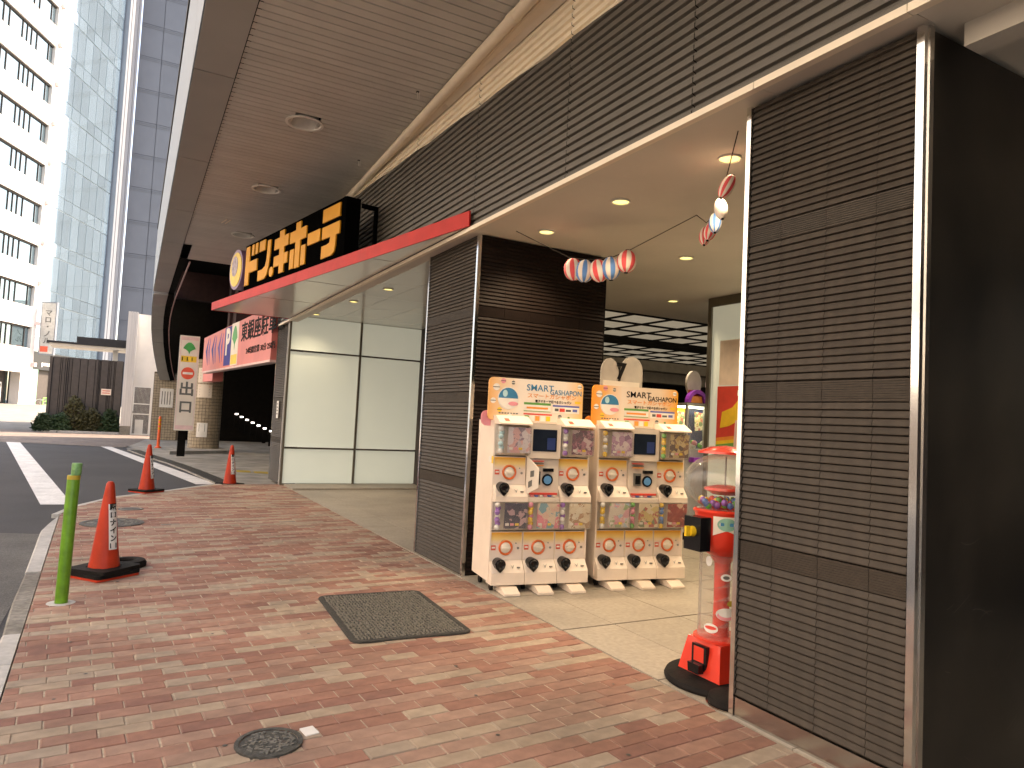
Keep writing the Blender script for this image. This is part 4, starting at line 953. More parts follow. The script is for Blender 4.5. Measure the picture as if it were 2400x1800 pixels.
# ------------------------------------------------------------------ street furniture near by
def cone(label, loc, rz, weights, txt_rz):
    t = thing('traffic_cone', label, 'traffic cone', loc, rz, 'orange traffic cones along the pavement')
    b = .19
    MB().prism(rounded(-b, b, -b, b, .03), .001, .018, lambda x, y, z: (x, y, z)).build('base_plate', 'cone_orange', t)
    MB().lathe([(.120, .018), (.116, .06), (.100, .17), (.075, .38), (.052, .58), (.036, .70), (.030, .74), (.018, .757), (.0002, .76)], n=28).build('cone_body', 'cone_orange', t, True)
    for k in range(weights):
        mb = MB(); o_ = [(x, y) for x, y in rounded(-b*1.02, b*1.02, -b*1.02, b*1.02, .035)]; n = len(o_)
        z0, z1 = .02+.030*k, .048+.030*k
        inn = [(.128*x/sqrt(x*x+y*y), .128*y/sqrt(x*x+y*y)) for x, y in o_]
        a = radians(9*k)
        rot = lambda p: (p[0]*cos(a)-p[1]*sin(a), p[0]*sin(a)+p[1]*cos(a))
        o_ = [rot(p) for p in o_]; inn = [rot(p) for p in inn]
        mb.add([(x, y, z0) for x, y in o_]+[(x, y, z1) for x, y in o_]+[(x, y, z1) for x, y in inn]+[(x, y, z0) for x, y in inn],
               [(i, (i+1) % n, n+(i+1) % n, n+i) for i in range(n)]+[(n+i, n+(i+1) % n, 2*n+(i+1) % n, 2*n+i) for i in range(n)]+[(2*n+i, 2*n+(i+1) % n, 3*n+(i+1) % n, 3*n+i) for i in range(n)])
        mb.build('rubber_weight', 'rubber', t)
    # label strip wrapped on the cone, lettering down it
    def cr(z): return .116-.064*(z-.06)/.52
    mb = MB(); ww = .034
    for i in range(8):
        z0, z1 = .22+.045*i, .22+.045*(i+1)
        for j in range(4):
            q = []
            for z, u in ((z0, j), (z0, j+1), (z1, j+1), (z1, j)):
                a = txt_rz+(-ww+2*ww*u/4)/cr(z); r = cr(z)+.004; q.append((r*cos(a), r*sin(a), z))
            mb.add(q, [(0, 1, 2, 3)])
    st_ = mb.build('label_strip', 'sticker', t)
    me = TXT['cone'].copy(); me.materials.clear(); me.materials.append(m_('ink')); zc = .43
    for v in me.vertices:
        z = zc+v.co.y; a = txt_rz+(v.co.x*.95)/cr(z); r = cr(z)+.0052+v.co.z; v.co = (r*cos(a), r*sin(a), z)
    link('lettering', me, st_)
    mb = MB(); q = []
    for z, u in ((.232, -.026), (.232, .026), (.272, .026), (.272, -.026)):
        a = txt_rz+u/cr(z); r = cr(z)+.006; q.append((r*cos(a), r*sin(a), z))
    mb.add(q, [(0, 1, 2, 3)]).build('black_mark', 'ink', st_)
    return t
cone('orange traffic cone with black rubber weights beside the green bollard', (-.055, 6.62, 0), radians(38), 2, radians(-55-38))
cone('orange traffic cone at the dropped kerb where the white road line ends', (.40, 12.72, 0), radians(40), 1, radians(-40-40))
cone('orange traffic cone at the garage entrance in front of the round tiled column', (1.82, 14.12, -.045), radians(30), 1, radians(-70-30))
wt = thing('rubber_weight', 'loose worn black rubber weight ring behind the nearest cone', 'weight', (.10, 6.95, .0), radians(20))
MB().lathe([(.07, .012), (.07, .045), (.085, .06), (.15, .055), (.165, .03), (.16, .001), (.085, .001)], n=24).build('ring', 'rubber', wt, True)
bo = thing('green_bollard', 'bright green steel bollard with a scuffed narrow cap at the kerb', 'bollard', (-.29, 5.81, 0)); bo.rotation_euler = (0, radians(1.0), 0)
MB().lathe([(.040, .0), (.040, .865), (.038, .876), (.030, .880), (.0002, .880)], n=24).build('post', 'bollard_green', bo, True)
MB().lathe([(.041, .850), (.0412, .868), (.039, .8795)], n=24).build('rust_band', 'rust_yellow', bo, True)
MB().lathe([(.032, .8802), (.033, .955), (.030, .964), (.0002, .966)], (.012, 0, 0), 20).build('cap_post', 'bollard_cap', bo, True)
MB().lathe([(.042, .002), (.075, .003), (.09, -.001)], n=20).build('mortar_collar', 'kerb_light', bo, True)

# ------------------------------------------------------------------ covers in the pavement
def round_cover(label, c, r, seed, frame=True):
    t = thing('manhole_cover', label, 'manhole cover', c)
    MB().lathe([(r*.86, .003), (r*.87, .006), (r, .006), (r*1.01, -.012)], n=40).build('frame_ring', 'cast_iron', t, True)
    cv = MB().lathe([(.0002, .002), (r*.84, .002), (r*.85, -.01)], n=40).build('cover_plate', 'cast_iron', t)
    random.seed(seed); mb = MB()
    for k in range(90):
        a = random.uniform(0, 2*pi); q = r*.76*sqrt(random.random()); x, y = q*cos(a), q*sin(a); w = r*.05; b = random.uniform(0, pi)
        dx, dy = cos(b)*r*random.uniform(.04, .10), sin(b)*r*random.uniform(.04, .10); nx, ny = -sin(b)*w*.6, cos(b)*w*.6
        p = [(x-dx-nx, y-dy-ny), (x+dx-nx, y+dy-ny), (x+dx+nx, y+dy+ny), (x-dx+nx, y-dy+ny)]
        mb.add([(u, v, .002) for u, v in p]+[(u, v, .0055+.0004*(k % 5)) for u, v in p], [(4, 5, 6, 7), (0, 1, 5, 4), (1, 2, 6, 5), (2, 3, 7, 6), (3, 0, 4, 7)])
    stuff(mb.build('raised_pattern', 'iron_hi', cv)); return t
round_cover('small round cast iron valve cover beside the white marker tile', (.63, 3.13, .002), .138, 1)
round_cover('large round cast iron manhole cover in the brick paving behind the nearest cone', (-.03, 9.46, .002), .33, 2)
t = thing('cover_plate', 'small oval iron plate set in the bricks near the dropped kerb', 'cover plate', (.17, 10.67, .002)); MB().lathe([(.0002, .003), (.15, .003), (.155, -.01)], n=28).build('plate', 'cast_iron', t)
MB().lathe([(.11, .0032), (.115, .005), (.13, .005), (.135, .0032)], n=28).build('ring', 'iron_hi', t)
t = thing('marker_tile', 'small white square marker tile next to the round valve cover', 'marker', (.808, 3.175, .002), radians(8)); MB().prism(rounded(-.03, .03, -.04, .04, .004), -.01, .004, lambda x, y, z: (x, y, z)).build('tile', 'sticker', t)
dm = thing('door_mat', 'dark grey ribbed rubber mat with rounded corners lying on the brick paving', 'door mat', (1.745, 4.83, .001), radians(-3))
mat_pts = rounded(-.40, .40, -.585, .585, .07, 6)
MB().prism(mat_pts, .0, .007, lambda x, y, z: (x, y, z)).build('mat_base', 'mat_rubber', dm)
ring_o, ring_i = rounded(-.398, .398, -.583, .583, .07, 6), rounded(-.365, .365, -.55, .55, .05, 6); n = len(ring_o)
MB().add([(x, y, .0072) for x, y in ring_o]+[(x*.995, y*.995, .012) for x, y in ring_o]+[(x*1.005, y*1.005, .012) for x, y in ring_i]+[(x, y, .0072) for x, y in ring_i],
         [(k*n+i, k*n+(i+1) % n, (k+1)*n+(i+1) % n, (k+1)*n+i) for k in range(3) for i in range(n)]).build('mat_border', 'mat_rubber', dm)
mb = MB(); random.seed(4)
for i in range(31):
    for j in range(47):
        x = -.35+.0233*i+random.uniform(-.004, .004); y = -.535+.0233*j+random.uniform(-.004, .004); a = .75 if (i+j) % 2 else -.75; a += random.uniform(-.5, .5); L_ = random.uniform(.006, .011); w = random.uniform(.0032, .0052); h = random.uniform(.0105, .0165)
        c_, s_ = cos(a), sin(a)
        p = [(x-L_*c_+w*s_, y-L_*s_-w*c_), (x+L_*c_+w*s_, y+L_*s_-w*c_), (x+L_*c_-w*s_, y+L_*s_+w*c_), (x-L_*c_-w*s_, y-L_*s_+w*c_)]
        mb.add([(u, v, .0072) for u, v in p]+[(u, v, h) for u, v in p], [(4, 5, 6, 7), (0, 1, 5, 4), (1, 2, 6, 5), (2, 3, 7, 6), (3, 0, 4, 7)])
stuff(mb.build('mat_pile', 'mat_rib', dm))
# leaf litter and dark chewing gum spots are flat specks on the bricks
random.seed(9); mb = MB()
for k in range(70):
    x, y, r = random.uniform(-.2, 2.6), random.uniform(2.4, 7.5), random.uniform(.004, .013)
    mb.add([(x, y, .0032)]+[(x+r*cos(q*pi/4)*random.uniform(.7, 1.1), y+r*sin(q*pi/4)*random.uniform(.7, 1.1), .0022) for q in range(8)], [(0, 1+q, 1+(q+1) % 8) for q in range(8)])
o = stuff(mb.build('gum_spots', 'cast_iron')); o['label'] = 'scattered small dark gum spots on the brick paving'; o['category'] = 'stains'

# ------------------------------------------------------------------ garage entrance
ga = thing('garage_interior', 'dark parking garage interior behind the pink sign', 'garage', (0, 0, 0))
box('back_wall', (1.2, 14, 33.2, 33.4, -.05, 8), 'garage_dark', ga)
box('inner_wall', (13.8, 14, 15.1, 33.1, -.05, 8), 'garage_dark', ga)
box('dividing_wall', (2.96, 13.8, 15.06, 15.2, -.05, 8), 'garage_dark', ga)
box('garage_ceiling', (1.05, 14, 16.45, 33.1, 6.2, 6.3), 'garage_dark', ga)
MB().hexa([(.95, 16.5, 2.9), (1.0, 16.5, 2.9), (1.25, 33, 2.9), (1.2, 33, 2.9), (.95, 16.5, 6.2), (1.0, 16.5, 6.2), (1.25, 33, 6.2), (1.2, 33, 6.2)]).build('street_screen', 'garage_dark', ga) if False else None
box('brown_column', (2.35, 3.15, 19.2, 20.0, 3.3, 6.2), 'garage_brown', ga)
box('cross_beam', (1.3, 13, 27.5, 27.9, 5.2, 6.19), 'garage_brown', ga)
for k in range(9):
    a = k/8
    q = thing('lane_marker', 'small glowing white lane marker in a curving row inside the dark garage', 'marker light', (3.55+.95*a+.1*a*a, 27.0-3.5*a, 1.20-.75*a+.12*a*a), group='lane marker lights in the garage')
    MB().box(-.05, .05, -.01, .02, -.022, .022).build('reflector', 'marker_glow', q); MB().box(-.06, .06, .021, .05, -.5, .03).build('housing', 'garage_dark', q)
# curved end of the street soffit coming down on to the tiled wall
PTS = [(.505, 22.1, 4.49), (.55, 24.6, 4.47), (.60, 26.6, 4.36), (.66, 28.2, 4.10), (.76, 29.6, 3.72), (.90, 30.8, 3.25), (1.06, 31.7, 2.78), (1.22, 32.3, 2.40)]
sc = thing('curved_soffit_end', 'panelled soffit edge curving down towards the tiled garage wall', 'soffit', (0, 0, 0))
for (a, b) in zip(PTS[:-1], PTS[1:]):
    a, b = Vector(a), Vector(b); m0 = a.lerp(b, .012); m1 = a.lerp(b, .988); w = .36
    MB().hexa([(m0.x, m0.y, m0.z), (m0.x+w, m0.y, m0.z+.02), (m1.x+w, m1.y, m1.z+.02), (m1.x, m1.y, m1.z), (m0.x, m0.y+.05, m0.z+.10), (m0.x+w, m0.y+.05, m0.z+.12), (m1.x+w, m1.y+.05, m1.z+.12), (m1.x, m1.y+.05, m1.z+.10)]).build('soffit_panel', 'soffit_panel', sc)
    MB().hexa([(m0.x-.014, m0.y, m0.z), (m0.x-.002, m0.y, m0.z), (m1.x-.002, m1.y, m1.z), (m1.x-.014, m1.y, m1.z), (m0.x-.014, m0.y+.4, m0.z+1.6), (m0.x-.002, m0.y+.4, m0.z+1.6), (m1.x-.002, m1.y+.4, m1.z+1.6), (m1.x-.014, m1.y+.4, m1.z+1.6)]).build('fascia_panel', 'fascia_metal', sc)
    MB().hexa([(m0.x+w+.004, m0.y, m0.z+.0), (m0.x+w+.16, m0.y, m0.z+.04), (m1.x+w+.16, m1.y, m1.z+.04), (m1.x+w+.004, m1.y, m1.z+.0), (m0.x+w+.004, m0.y+.05, m0.z+.3), (m0.x+w+.16, m0.y+.05, m0.z+.3), (m1.x+w+.16, m1.y+.05, m1.z+.3), (m1.x+w+.004, m1.y+.05, m1.z+.3)]).build('inner_reveal', 'garage_dark', sc)
for (a, b) in zip(JP[7:-1], JP[8:]):
    MB().hexa([(xin(q)+dx, q, ZS+dz) for dz in (.0, 1.6) for dx, q in ((.006, a), (.16, a), (.16, b), (.006, b))]).build('inner_reveal', 'garage_dark', sc)
pt = thing('neon_tube', 'thin pale pink tube following the curved soffit edge', 'tube', (0, 0, 0))
MB().path([(xin(16.4)+.20, 16.4, 4.46)]+[(x+.56, y, z-.02) for x, y, z in PTS], .018).build('tube', 'pink_tube', pt, True)
# pink parking sign
PA, PBb = Vector((2.585, 15.25, 0)), Vector((1.97, 23.0, 0)); PD = (PBb-PA).normalized(); PN = Vector((-PD.y, PD.x, 0)); PL = (PBb-PA).length
sgp = thing('parking_sign', 'long pink parking sign with blue arrows and black characters over the garage entrance', 'sign', (0, 0, 0))
def Q(u, z, w): q = PA+PD*u+PN*w; return (q.x, q.y, z)
MB().prism([(0, 2.45), (PL, 2.45), (PL, 3.46), (0, 3.60)], -.25, 0, Q).build('sign_box', 'pink_sign', sgp)
MB().prism([(-.0, 2.40), (PL, 2.40), (PL, 2.449), (0, 2.449)], -.2, .01, Q).build('lower_rail', 'pink_pale', sgp)
rzs = atan2(-PD.y, -PD.x)          # lettering reads towards the far pillar
def ptxt(key, m, u, z, sx=1.0, sy=1.0, lift=.003): return text(key, m, sgp, Q(u, z, lift), (pi/2, 0, rzs), sx, sy)
ptxt('parking', 'ink', .93, 3.20, 1.27, .98); ptxt('hours', 'ink', .95, 2.74, 1.5, 1.0)
MB().prism([(3.92, 2.50), (4.72, 2.50), (4.72, 3.50), (3.92, 3.50)], .001, .008, Q).build('blue_panel', 'p_blue', sgp); ptxt('pee', 'print_white', 4.32, 3.08, 1.05, 1.0, .010)
MB().prism([(3.11, 2.47), (3.90, 2.47), (3.90, 3.54), (3.11, 3.54)], .001, .008, Q).build('cream_panel', 'sign_cream', sgp)
def leaf(cu, cz, s): return [(cu+s*x, cz+s*z) for x, z in ((0, -.58), (.09, -.32), (.30, -.16), (.52, -.06), (.42, .16), (.28, .36), (.10, .50), (-.10, .50), (-.28, .36), (-.42, .16), (-.52, -.06), (-.30, -.16), (-.09, -.32))]
MB().prism(leaf(3.505, 3.18, .56), .009, .012, Q).build('leaf_mark', 'leaf_green', sgp)
MB().prism([(3.17, 2.50), (3.84, 2.50), (3.84, 2.74), (3.17, 2.74)], .009, .012, Q).build('name_plate', 'print_yellow', sgp)
for u, c in ((5.60, 'p_violet'), (6.50, 'p_blue'), (7.38, 'p_blue')):
    MB().prism([(u, 3.03), (u-.40, 3.42), (u-.24, 3.03), (u-.40, 2.60)], .001, .006, Q).build('arrow', c, sgp)
    MB().prism([(u-.42, 3.03), (u-.64, 3.40), (u-.58, 3.03), (u-.64, 2.62)], .001, .006, Q).build('arrow', 'p_violet', sgp)
MB().prism([(PL+.003, 2.2), (PL+1.6, 2.2), (PL+1.6, 2.55), (PL+.003, 2.9)], -.6, -.3, Q).build('side_wing', 'pink_sign', sgp)
for u in (.9, 4.6): MB().prism([(u, 3.601), (u+.25, 3.381), (u+.25, 6.1), (u, 6.1)], -.2, -.05, Q).build('hanger', 'garage_brown', sgp)
# cream exit light box
ex = thing('exit_light_box', 'tall cream exit sign with green leaf mark, red no entry disc and black characters', 'sign', (1.20, 21.0, .735))
h = 2.57; w = .485
box('case', (0, w, .0, .22, 0, h), 'window_frame', ex); box('face', (-.002, w+.002, -.02, -.0005, -.002, h+.002), 'sign_cream', ex)
def ep(u0, u1, z0, z1, m): MB().box(u0, u1, -.024, -.0205, z0, z1).build('graphic', m, ex)
ep(.02, w-.02, .03, .14, 'pink_pale'); ep(.02, w-.02, h-.12, h-.03, 'pink_pale')
for k in (.018, w-.03): ep(k, k+.012, .145, h-.125, 'pink_pale')
MB().prism(leaf(w/2, 2.24, .30), -.025, -.0206, F).build('leaf_mark', 'leaf_green', ex)
ep(.05, w-.05, 1.855, 2.02, 'print_yellow')
for k in range(6): ep(.07+k*.06, .10+k*.06, 1.885, 1.99, 'ink_grey') if k % 2 == 0 else None
MB().prism(disc(w/2, 1.55, .165, .165), -.025, -.0206, F).build('no_entry_disc', 'no_entry', ex); MB().box(w/2-.125, w/2+.125, -.028, -.0255, 1.52, 1.58).build('no_entry_bar', 'print_white', ex)
text('exit_a', 'ink_grey', ex, (w/2, -.022, 1.10)); text('exit_b', 'ink_grey', ex, (w/2, -.022, .62))
box('mount_bar', (.15, .35, .221, .5, 2.0, 2.1), 'window_frame', ex); box('mount_post', (.15, .35, .501, .6, -.73, 2.3), 'garage_dark', ex)
# mosaic tiled wall and round column
def tile_wall(t, x0, x1, y, z0, z1, tw, th_):
    n = int((x1-x0)/tw); k = int((z1-z0)/th_); mb = MB()
    for i in range(n):
        for j in range(k): mb.box(x0+i*tw+.006, x0+(i+1)*tw-.006, y-.012, y, z0+j*th_+.006, z0+(j+1)*th_-.006)
    return stuff(mb.build('mosaic_tiles', 'small_tile', t))
tw = thing('tiled_wall', 'beige mosaic tiled garage wall with a white notice', 'wall', (0, 0, 0))
box('wall_core', (1.0, 2.05, 32.45, 32.9, -.05, 2.75), 'grout', tw); tile_wall(tw, 1.0, 2.05, 32.449, -.04, 2.75, .105, .105)
n_ = thing('wall_notice', 'white printed notice on the mosaic tiled wall', 'notice', (1.25, 32.42, 1.30)); box('board', (0, .50, -.02, .014, 0, .78), 'sticker', n_)
for k in range(4): MB().box(.07+.1*k, .10+.1*k, -.0215, -.0202, .12, .66).build('printed_column', 'ink_grey', n_)
col_ = thing('tiled_column', 'round beige mosaic tiled column at the garage mouth with notices', 'column', (2.36, 25.3, 0))
MB().lathe([(.47, -.05), (.47, 2.95), (.0002, 2.95)], n=48).build('core', 'grout', col_, True)
mb = MB()
for i in range(30):
    for j in range(28):
        a0, a1 = 2*pi*(i+.06)/30, 2*pi*(i+.94)/30; z0, z1 = -.03+j*.106+.006, -.03+(j+1)*.106-.006
        p = [(r*cos(a), r*sin(a), z) for r in (.468, .482) for a, z in ((a0, z0), (a1, z0), (a1, z1), (a0, z1))]
        mb.add(p, [(4, 5, 6, 7), (0, 1, 5, 4), (1, 2, 6, 5), (2, 3, 7, 6), (3, 0, 4, 7)])
stuff(mb.build('mosaic_tiles', 'small_tile', col_))
for label, z0, z1, a0, m in (('upper cream notice plate on the round tiled column', 2.18, 2.66, -.95, 'sign_cream'), ('lower cream notice plate with red edge on the round tiled column', 1.70, 2.13, -.95, 'sign_cream'), ('white notice with a blue square low on the round tiled column', .42, .88, -1.02, 'sticker')):
    t = thing('column_notice', label, 'notice', (2.36, 25.3, 0)); mb = MB()
    def CN(u, z, w): a = -pi/2-.15+u; return ((.486+w)*cos(a), (.486+w)*sin(a), z)
    hw = .46 if m == 'sign_cream' else .33
    for k in range(8):
        u0_, u1_ = -hw+2*hw*k/8-.1, -hw+2*hw*(k+1)/8-.1
        mb.add([CN(u0_, z0, 0), CN(u1_, z0, 0), CN(u1_, z1, 0), CN(u0_, z1, 0), CN(u0_, z0, .012), CN(u1_, z0, .012), CN(u1_, z1, .012), CN(u0_, z1, .012)], [(4, 5, 6, 7), (0, 1, 5, 4), (2, 3, 7, 6), (1, 2, 6, 5), (3, 0, 4, 7)])
    mb.build('plate', m, t)
    if 'blue' in label: MB().add([CN(u, z, .0135) for u, z in ((-.28, .60), (.08, .60), (.08, .84), (-.28, .84))], [(0, 1, 2, 3)]).build('blue_square', 'window_glass', t)
    else:
        for k in range(4):
            z = z1-.09-k*.09
            MB().add([CN(u, q, .0135) for u, q in ((-.40, z), (.20, z), (.20, z+.035), (-.40, z+.035))], [(0, 1, 2, 3)]).build('printed_line', 'ink_grey' if k else ('no_entry' if 'red' in label else 'ink_grey'), t)
kb = thing('column_plinth', 'low concrete kerb island under the round tiled column', 'kerb', (2.36, 25.3, -.05)); MB().prism([(-1.1, -2.2), (.6, -1.2), (.7, .7), (-.8, .6)], .001, .10, lambda x, y, z: (x, y, z)).build('island', 'concrete', kb)
# curved drain grating
gr = thing('drain_grating', 'curved steel drain grating across the garage driveway', 'drain', (0, 0, 0))
GP = [(1.80, 14.3), (1.66, 15.6), (1.47, 17.4), (1.20, 19.4), (.90, 21.2), (.62, 22.9), (.36, 24.8)]
for side, off in (('a', -.17), ('b', .17)):
    mb = MB()
    for (x0, y0), (x1, y1) in zip(GP[:-1], GP[1:]): mb.hexa([(x0+off-.02, y0, -.05), (x0+off+.02, y0, -.05), (x1+off+.02, y1, -.05), (x1+off-.02, y1, -.05), (x0+off-.02, y0, -.028), (x0+off+.02, y0, -.028), (x1+off+.02, y1, -.028), (x1+off-.02, y1, -.028)])
    mb.build('edge_bar', 'concrete', gr)
mb = MB()
for (x0, y0), (x1, y1) in zip(GP[:-1], GP[1:]):
    k = int((y1-y0)/.075)
    for i in range(k):
        a = i/k; x = x0+(x1-x0)*a; y = y0+(y1-y0)*a; mb.box(x-.148, x+.148, y, y+.035, -.045, -.031)
stuff(mb.build('grate_bars', 'cast_iron', gr))
mb = MB()
for (x0, y0), (x1, y1) in zip(GP[:-1], GP[1:]): mb.add([(x0-.15, y0, -.0465), (x0+.15, y0, -.0465), (x1+.15, y1, -.0465), (x1-.15, y1, -.0465)], [(0, 1, 2, 3)])
mb.build('channel', 'joint_dark', gr)
# yellow worn floor marks on the garage driveway
mb = MB(); random.seed(2)
for k in range(7): x, y = 2.35+.35*k, 17.2-.25*k; mb.add([(x, y, -.0455), (x+.28, y-.2, -.0455), (x+.34, y+.35, -.0455), (x+.05, y+.5, -.0455)], [(0, 1, 2, 3)])
o = mb.build('worn_floor_paint', 'rust_yellow'); o['kind'] = 'structure'
# delineator
dl = thing('delineator_post', 'slim orange flexible post with pale bands at the garage corner', 'post', (1.08, 26.5, -.05))
MB().lathe([(.10, .0), (.10, .03), (.05, .06)], n=16).build('foot', 'delin_orange', dl, True); MB().lathe([(.048, .06), (.042, 1.02), (.03, 1.06), (.0002, 1.065)], n=16).build('post', 'delin_orange', dl, True)
for z in (.62, .76, .90): MB().lathe([(.048, z), (.048, z+.07)], n=16).build('band', 'sign_yellow', dl)

# ------------------------------------------------------------------ fence, white block and gate beyond the road
fe = thing('ribbed_fence', 'tall dark brown fence of vertical boards behind the shrubs', 'fence', (-3.05, 37.45, -.05))
random.seed(12); x = 0.0
while x < 2.88:
    w = random.choice((.05, .05, .07, .12, .30)); w = min(w, 2.90-x)
    box('board', (x+.012, x+w-.012, random.choice((0, -.05, .02)), .06, 0, 3.38), 'fence_brown', fe); x += w
box('backing', (0, 2.9, .061, .10, 0, 3.36), 'seam_dark', fe)
MB().hexa([(x, y, z) for z in (0, 3.38) for x, y in ((.0, .11), (.06, .101), (.06, 6), (0, 6))]).build('return_panel', 'fence_brown', fe)
t = thing('fence_notice', 'small cream notice plate on the dark brown fence', 'notice', (-.98, 37.40, 1.72)); box('plate', (0, .40, -.02, .01, 0, .28), 'poster_white', t)
for k in range(2): MB().box(.05, .35, -.0215, -.0202, .07+.1*k, .11+.1*k).build('printed_line', 'label_red', t)
pl_ = thing('planter_kerb', 'low pale kerb edging the planted strip by the fence', 'kerb', (-3.1, 36.9, -.05))
box('edge', (0, 2.95, 0, .12, 0, .10), 'kerb_light', pl_); box('soil', (0, 2.95, .121, .5, 0, .06), 'twig', pl_)
random.seed(21)
def shrub(label, x, y, w, h, m, dens, group='shrubs by the dark fence'):
    t = thing('shrub', label, 'shrub', (x, y, 0), group=group); mb = MB(); tw_ = MB()
    for k in range(7):
        a = random.uniform(0, 2*pi); tw_.tube((0, 0, 0), (cos(a)*w*.6, sin(a)*.18, h*random.uniform(.5, .9)), .012, .004, 5)
    tw_.build('stems', 'twig', t)
    for k in range(dens):
        u = random.uniform(-1, 1); v = random.uniform(-1, 1); z = random.random()
        if u*u+v*v > 1: continue
        c = Vector((u*w*(1-.35*z)+random.gauss(0, .05), v*.25, .05+h*z*(1-.4*u*u)+random.gauss(0, .04)))
        d = Vector((random.gauss(0, 1), random.gauss(0, 1), random.gauss(.2, 1))).normalized(); e = d.orthogonal().normalized(); L_ = random.uniform(.05, .10)
        mb.add([c-d*L_, c+e*L_*.42, c+d*L_, c-e*L_*.42], [(0, 1, 2, 3)])
    stuff(mb.build('foliage', m, t))
shrub('bushy dark green shrub at the open corner of the fence', -3.05, 37.05, .42, .72, 'leaf_dark', 1900)
shrub('low spreading dark green shrub second along the fence', -2.45, 37.15, .45, .75, 'leaf_dark', 1900)
shrub('tall sparse olive brown shrub rising in front of the fence boards', -1.95, 37.25, .55, 1.55, 'leaf_olive', 1100)
shrub('olive brown shrub in the middle of the planted strip', -1.25, 37.2, .50, 1.05, 'leaf_olive', 1400)
shrub('dark green shrub against the white column', -.55, 37.2, .45, 1.0, 'leaf_dark', 1500)
wb = thing('white_block', 'white rendered block with a narrow panelled front beside the fence', 'building', (0, 0, 0))
for k in range(4): MB().box(-.12+.105*k, -.12+.105*(k+1)-.012, 36.78, 37.0, .35, 5.62).build('front_panel', 'white_panel', wb)
box('plinth', (-.12, .30, 36.80, 37.0, -.05, .345), 'kerb_dark', wb)
box('side_wall', (.31, 9, 37.4, 46, -.05, 5.6), 'white_render', wb)
box('front_core', (-.10, .30, 37.001, 37.39, -.05, 5.6), 'white_render', wb)
box('passage_shade', (.36, 1.04, 37.392, 37.399, -.05, 2.2), 'shop_dark', wb)  # flat dark panel painted as the shade of an opening behind the gate
ga_ = thing('wire_gate', 'white framed wire mesh gate beside the white block', 'gate', (.32, 36.85, -.05))
for x in (0, .74): box('frame_post', (x, x+.05, 0, .05, 0, 2.25), 'gate_white', ga_)
for z in (.02, .95, 1.42, 2.2): box('frame_rail', (.051, .739, .005, .045, z, z+.045), 'gate_white', ga_)
mb = MB()
for k in range(13): mb.box(.07+.052*k, .076+.052*k, .02, .026, .066, 2.199)
for k in range(40): mb.box(.051, .739, .0265, .031, .08+.053*k, .086+.053*k)
stuff(mb.build('mesh_wires', 'gate_white', ga_)); box('handle', (.02, .05, -.05, -.001, 1.0, 1.1), 'grey_metal', ga_)
box('bin', (.16, .5, .3, .6, .0, .7), 'gate_white', thing('utility_box', 'pale utility box standing behind the wire gate', 'box', (.32, 36.85, -.05)))
po = thing('porch_roof', 'flat dark porch roof on a cream beam behind the fence', 'roof', (-3.75, 43.5, 4.30))
box('roof_slab', (0, 3.7, 0, 3.0, .06, .16), 'window_frame', po); box('cream_soffit', (.1, 3.7, .1, 2.8, -.05, .059), 'sign_cream', po); box('upper_slab', (1.3, 3.7, .3, 3.0, .161, .50), 'window_frame', po); box('support', (3.0, 3.25, 1.0, 1.25, -4.3, -.051), 'white_panel', po)

# ------------------------------------------------------------------ buildings along the street beyond
C0 = Vector((-7.28, 74.506, 0)); T0 = Vector((.401, .916, 0)); N0 = Vector((.916, -.401, 0))     # facade line and its outward normal
def W_(s, z, w): q = C0+T0*s+N0*w; return (q.x, q.y, z)
wh = thing('white_office', 'white office building with ribbon windows and a vertical sign at its corner', 'building', (0, 0, 0))
def slab(name, s0, s1, z0, z1, w0, w1, m, par): return MB().prism([(s0, z0), (s1, z0), (s1, z1), (s0, z1)], w0, w1, W_).build(name, m, par)
sills = [5.75+3.6*k for k in range(10)]
prev = 3.85
for z in sills:
    slab('wall_band', -16, 0, prev, z, -.8, 0, 'white_panel', wh); prev = z+1.85
slab('wall_band', -16, 0, prev, 44, -.8, 0, 'white_panel', wh)
for z in sills:
    slab('corner_pier', -.62, 0, z+.001, z+1.849, -.8, -.001, 'white_panel', wh)
    wd = slab('window_recess', -16, -.621, z+.001, z+1.849, -.8, -.30, 'window_frame', wh)
    slab('window_head', -16, -.622, z+1.70, z+1.848, -.299, -.16, 'window_frame', wd)
    s = -.66
    for wdt in (.62, 1.75, .75, .62, .62, 1.75, .75, .75, 1.75, .75, 1.75, .75):
        slab('pane', s-wdt+.04, s-.04, z+.06, z+1.69, -.299, -.27, 'window_glass', wd); slab('window_mullion', s-wdt-.03, s-wdt+.03, z+.002, z+1.699, -.299, -.20, 'window_frame', wd); s -= wdt
        if s < -15: break
    slab('vent_box', -.30, .05, z-1.55, z-1.2, .001, .28, 'pink_pale', wh)  # small projecting box at the corner, one per floor, gives no light
slab('ground_pier', -1.7, 0, .5, 3.849, -.8, 0, 'white_panel', wh)
slab('shop_recess', -16, -1.701, .5, 3.849, -2.0, -1.2, 'shop_dark', wh)
slab('shop_awning', -16, -1.72, 3.55, 3.8, .001, .8, 'white_panel', wh)
slab('body', -16, 0, .5, 43.9, -14, -2.01, 'white_render', wh)
t = thing('shop_poster', 'dark framed poster stand at the foot of the white office', 'poster', (0, 0, 0))
slab('frame', -3.75, -2.45, .95, 2.65, -1.1, -1.0, 'white_panel', t); slab('picture', -3.6, -2.6, 1.15, 2.5, -.999, -.98, 'grey_dark', t); slab('red_strip', -3.5, -2.7, 1.85, 2.35, -.979, -.97, 'label_red', t)
t = thing('vertical_sign', 'grey vertical projecting sign with dark characters on the white office corner', 'sign', (0, 0, 0))
vsp = lambda u, z, w: W_(.12+w, z, .25+u)
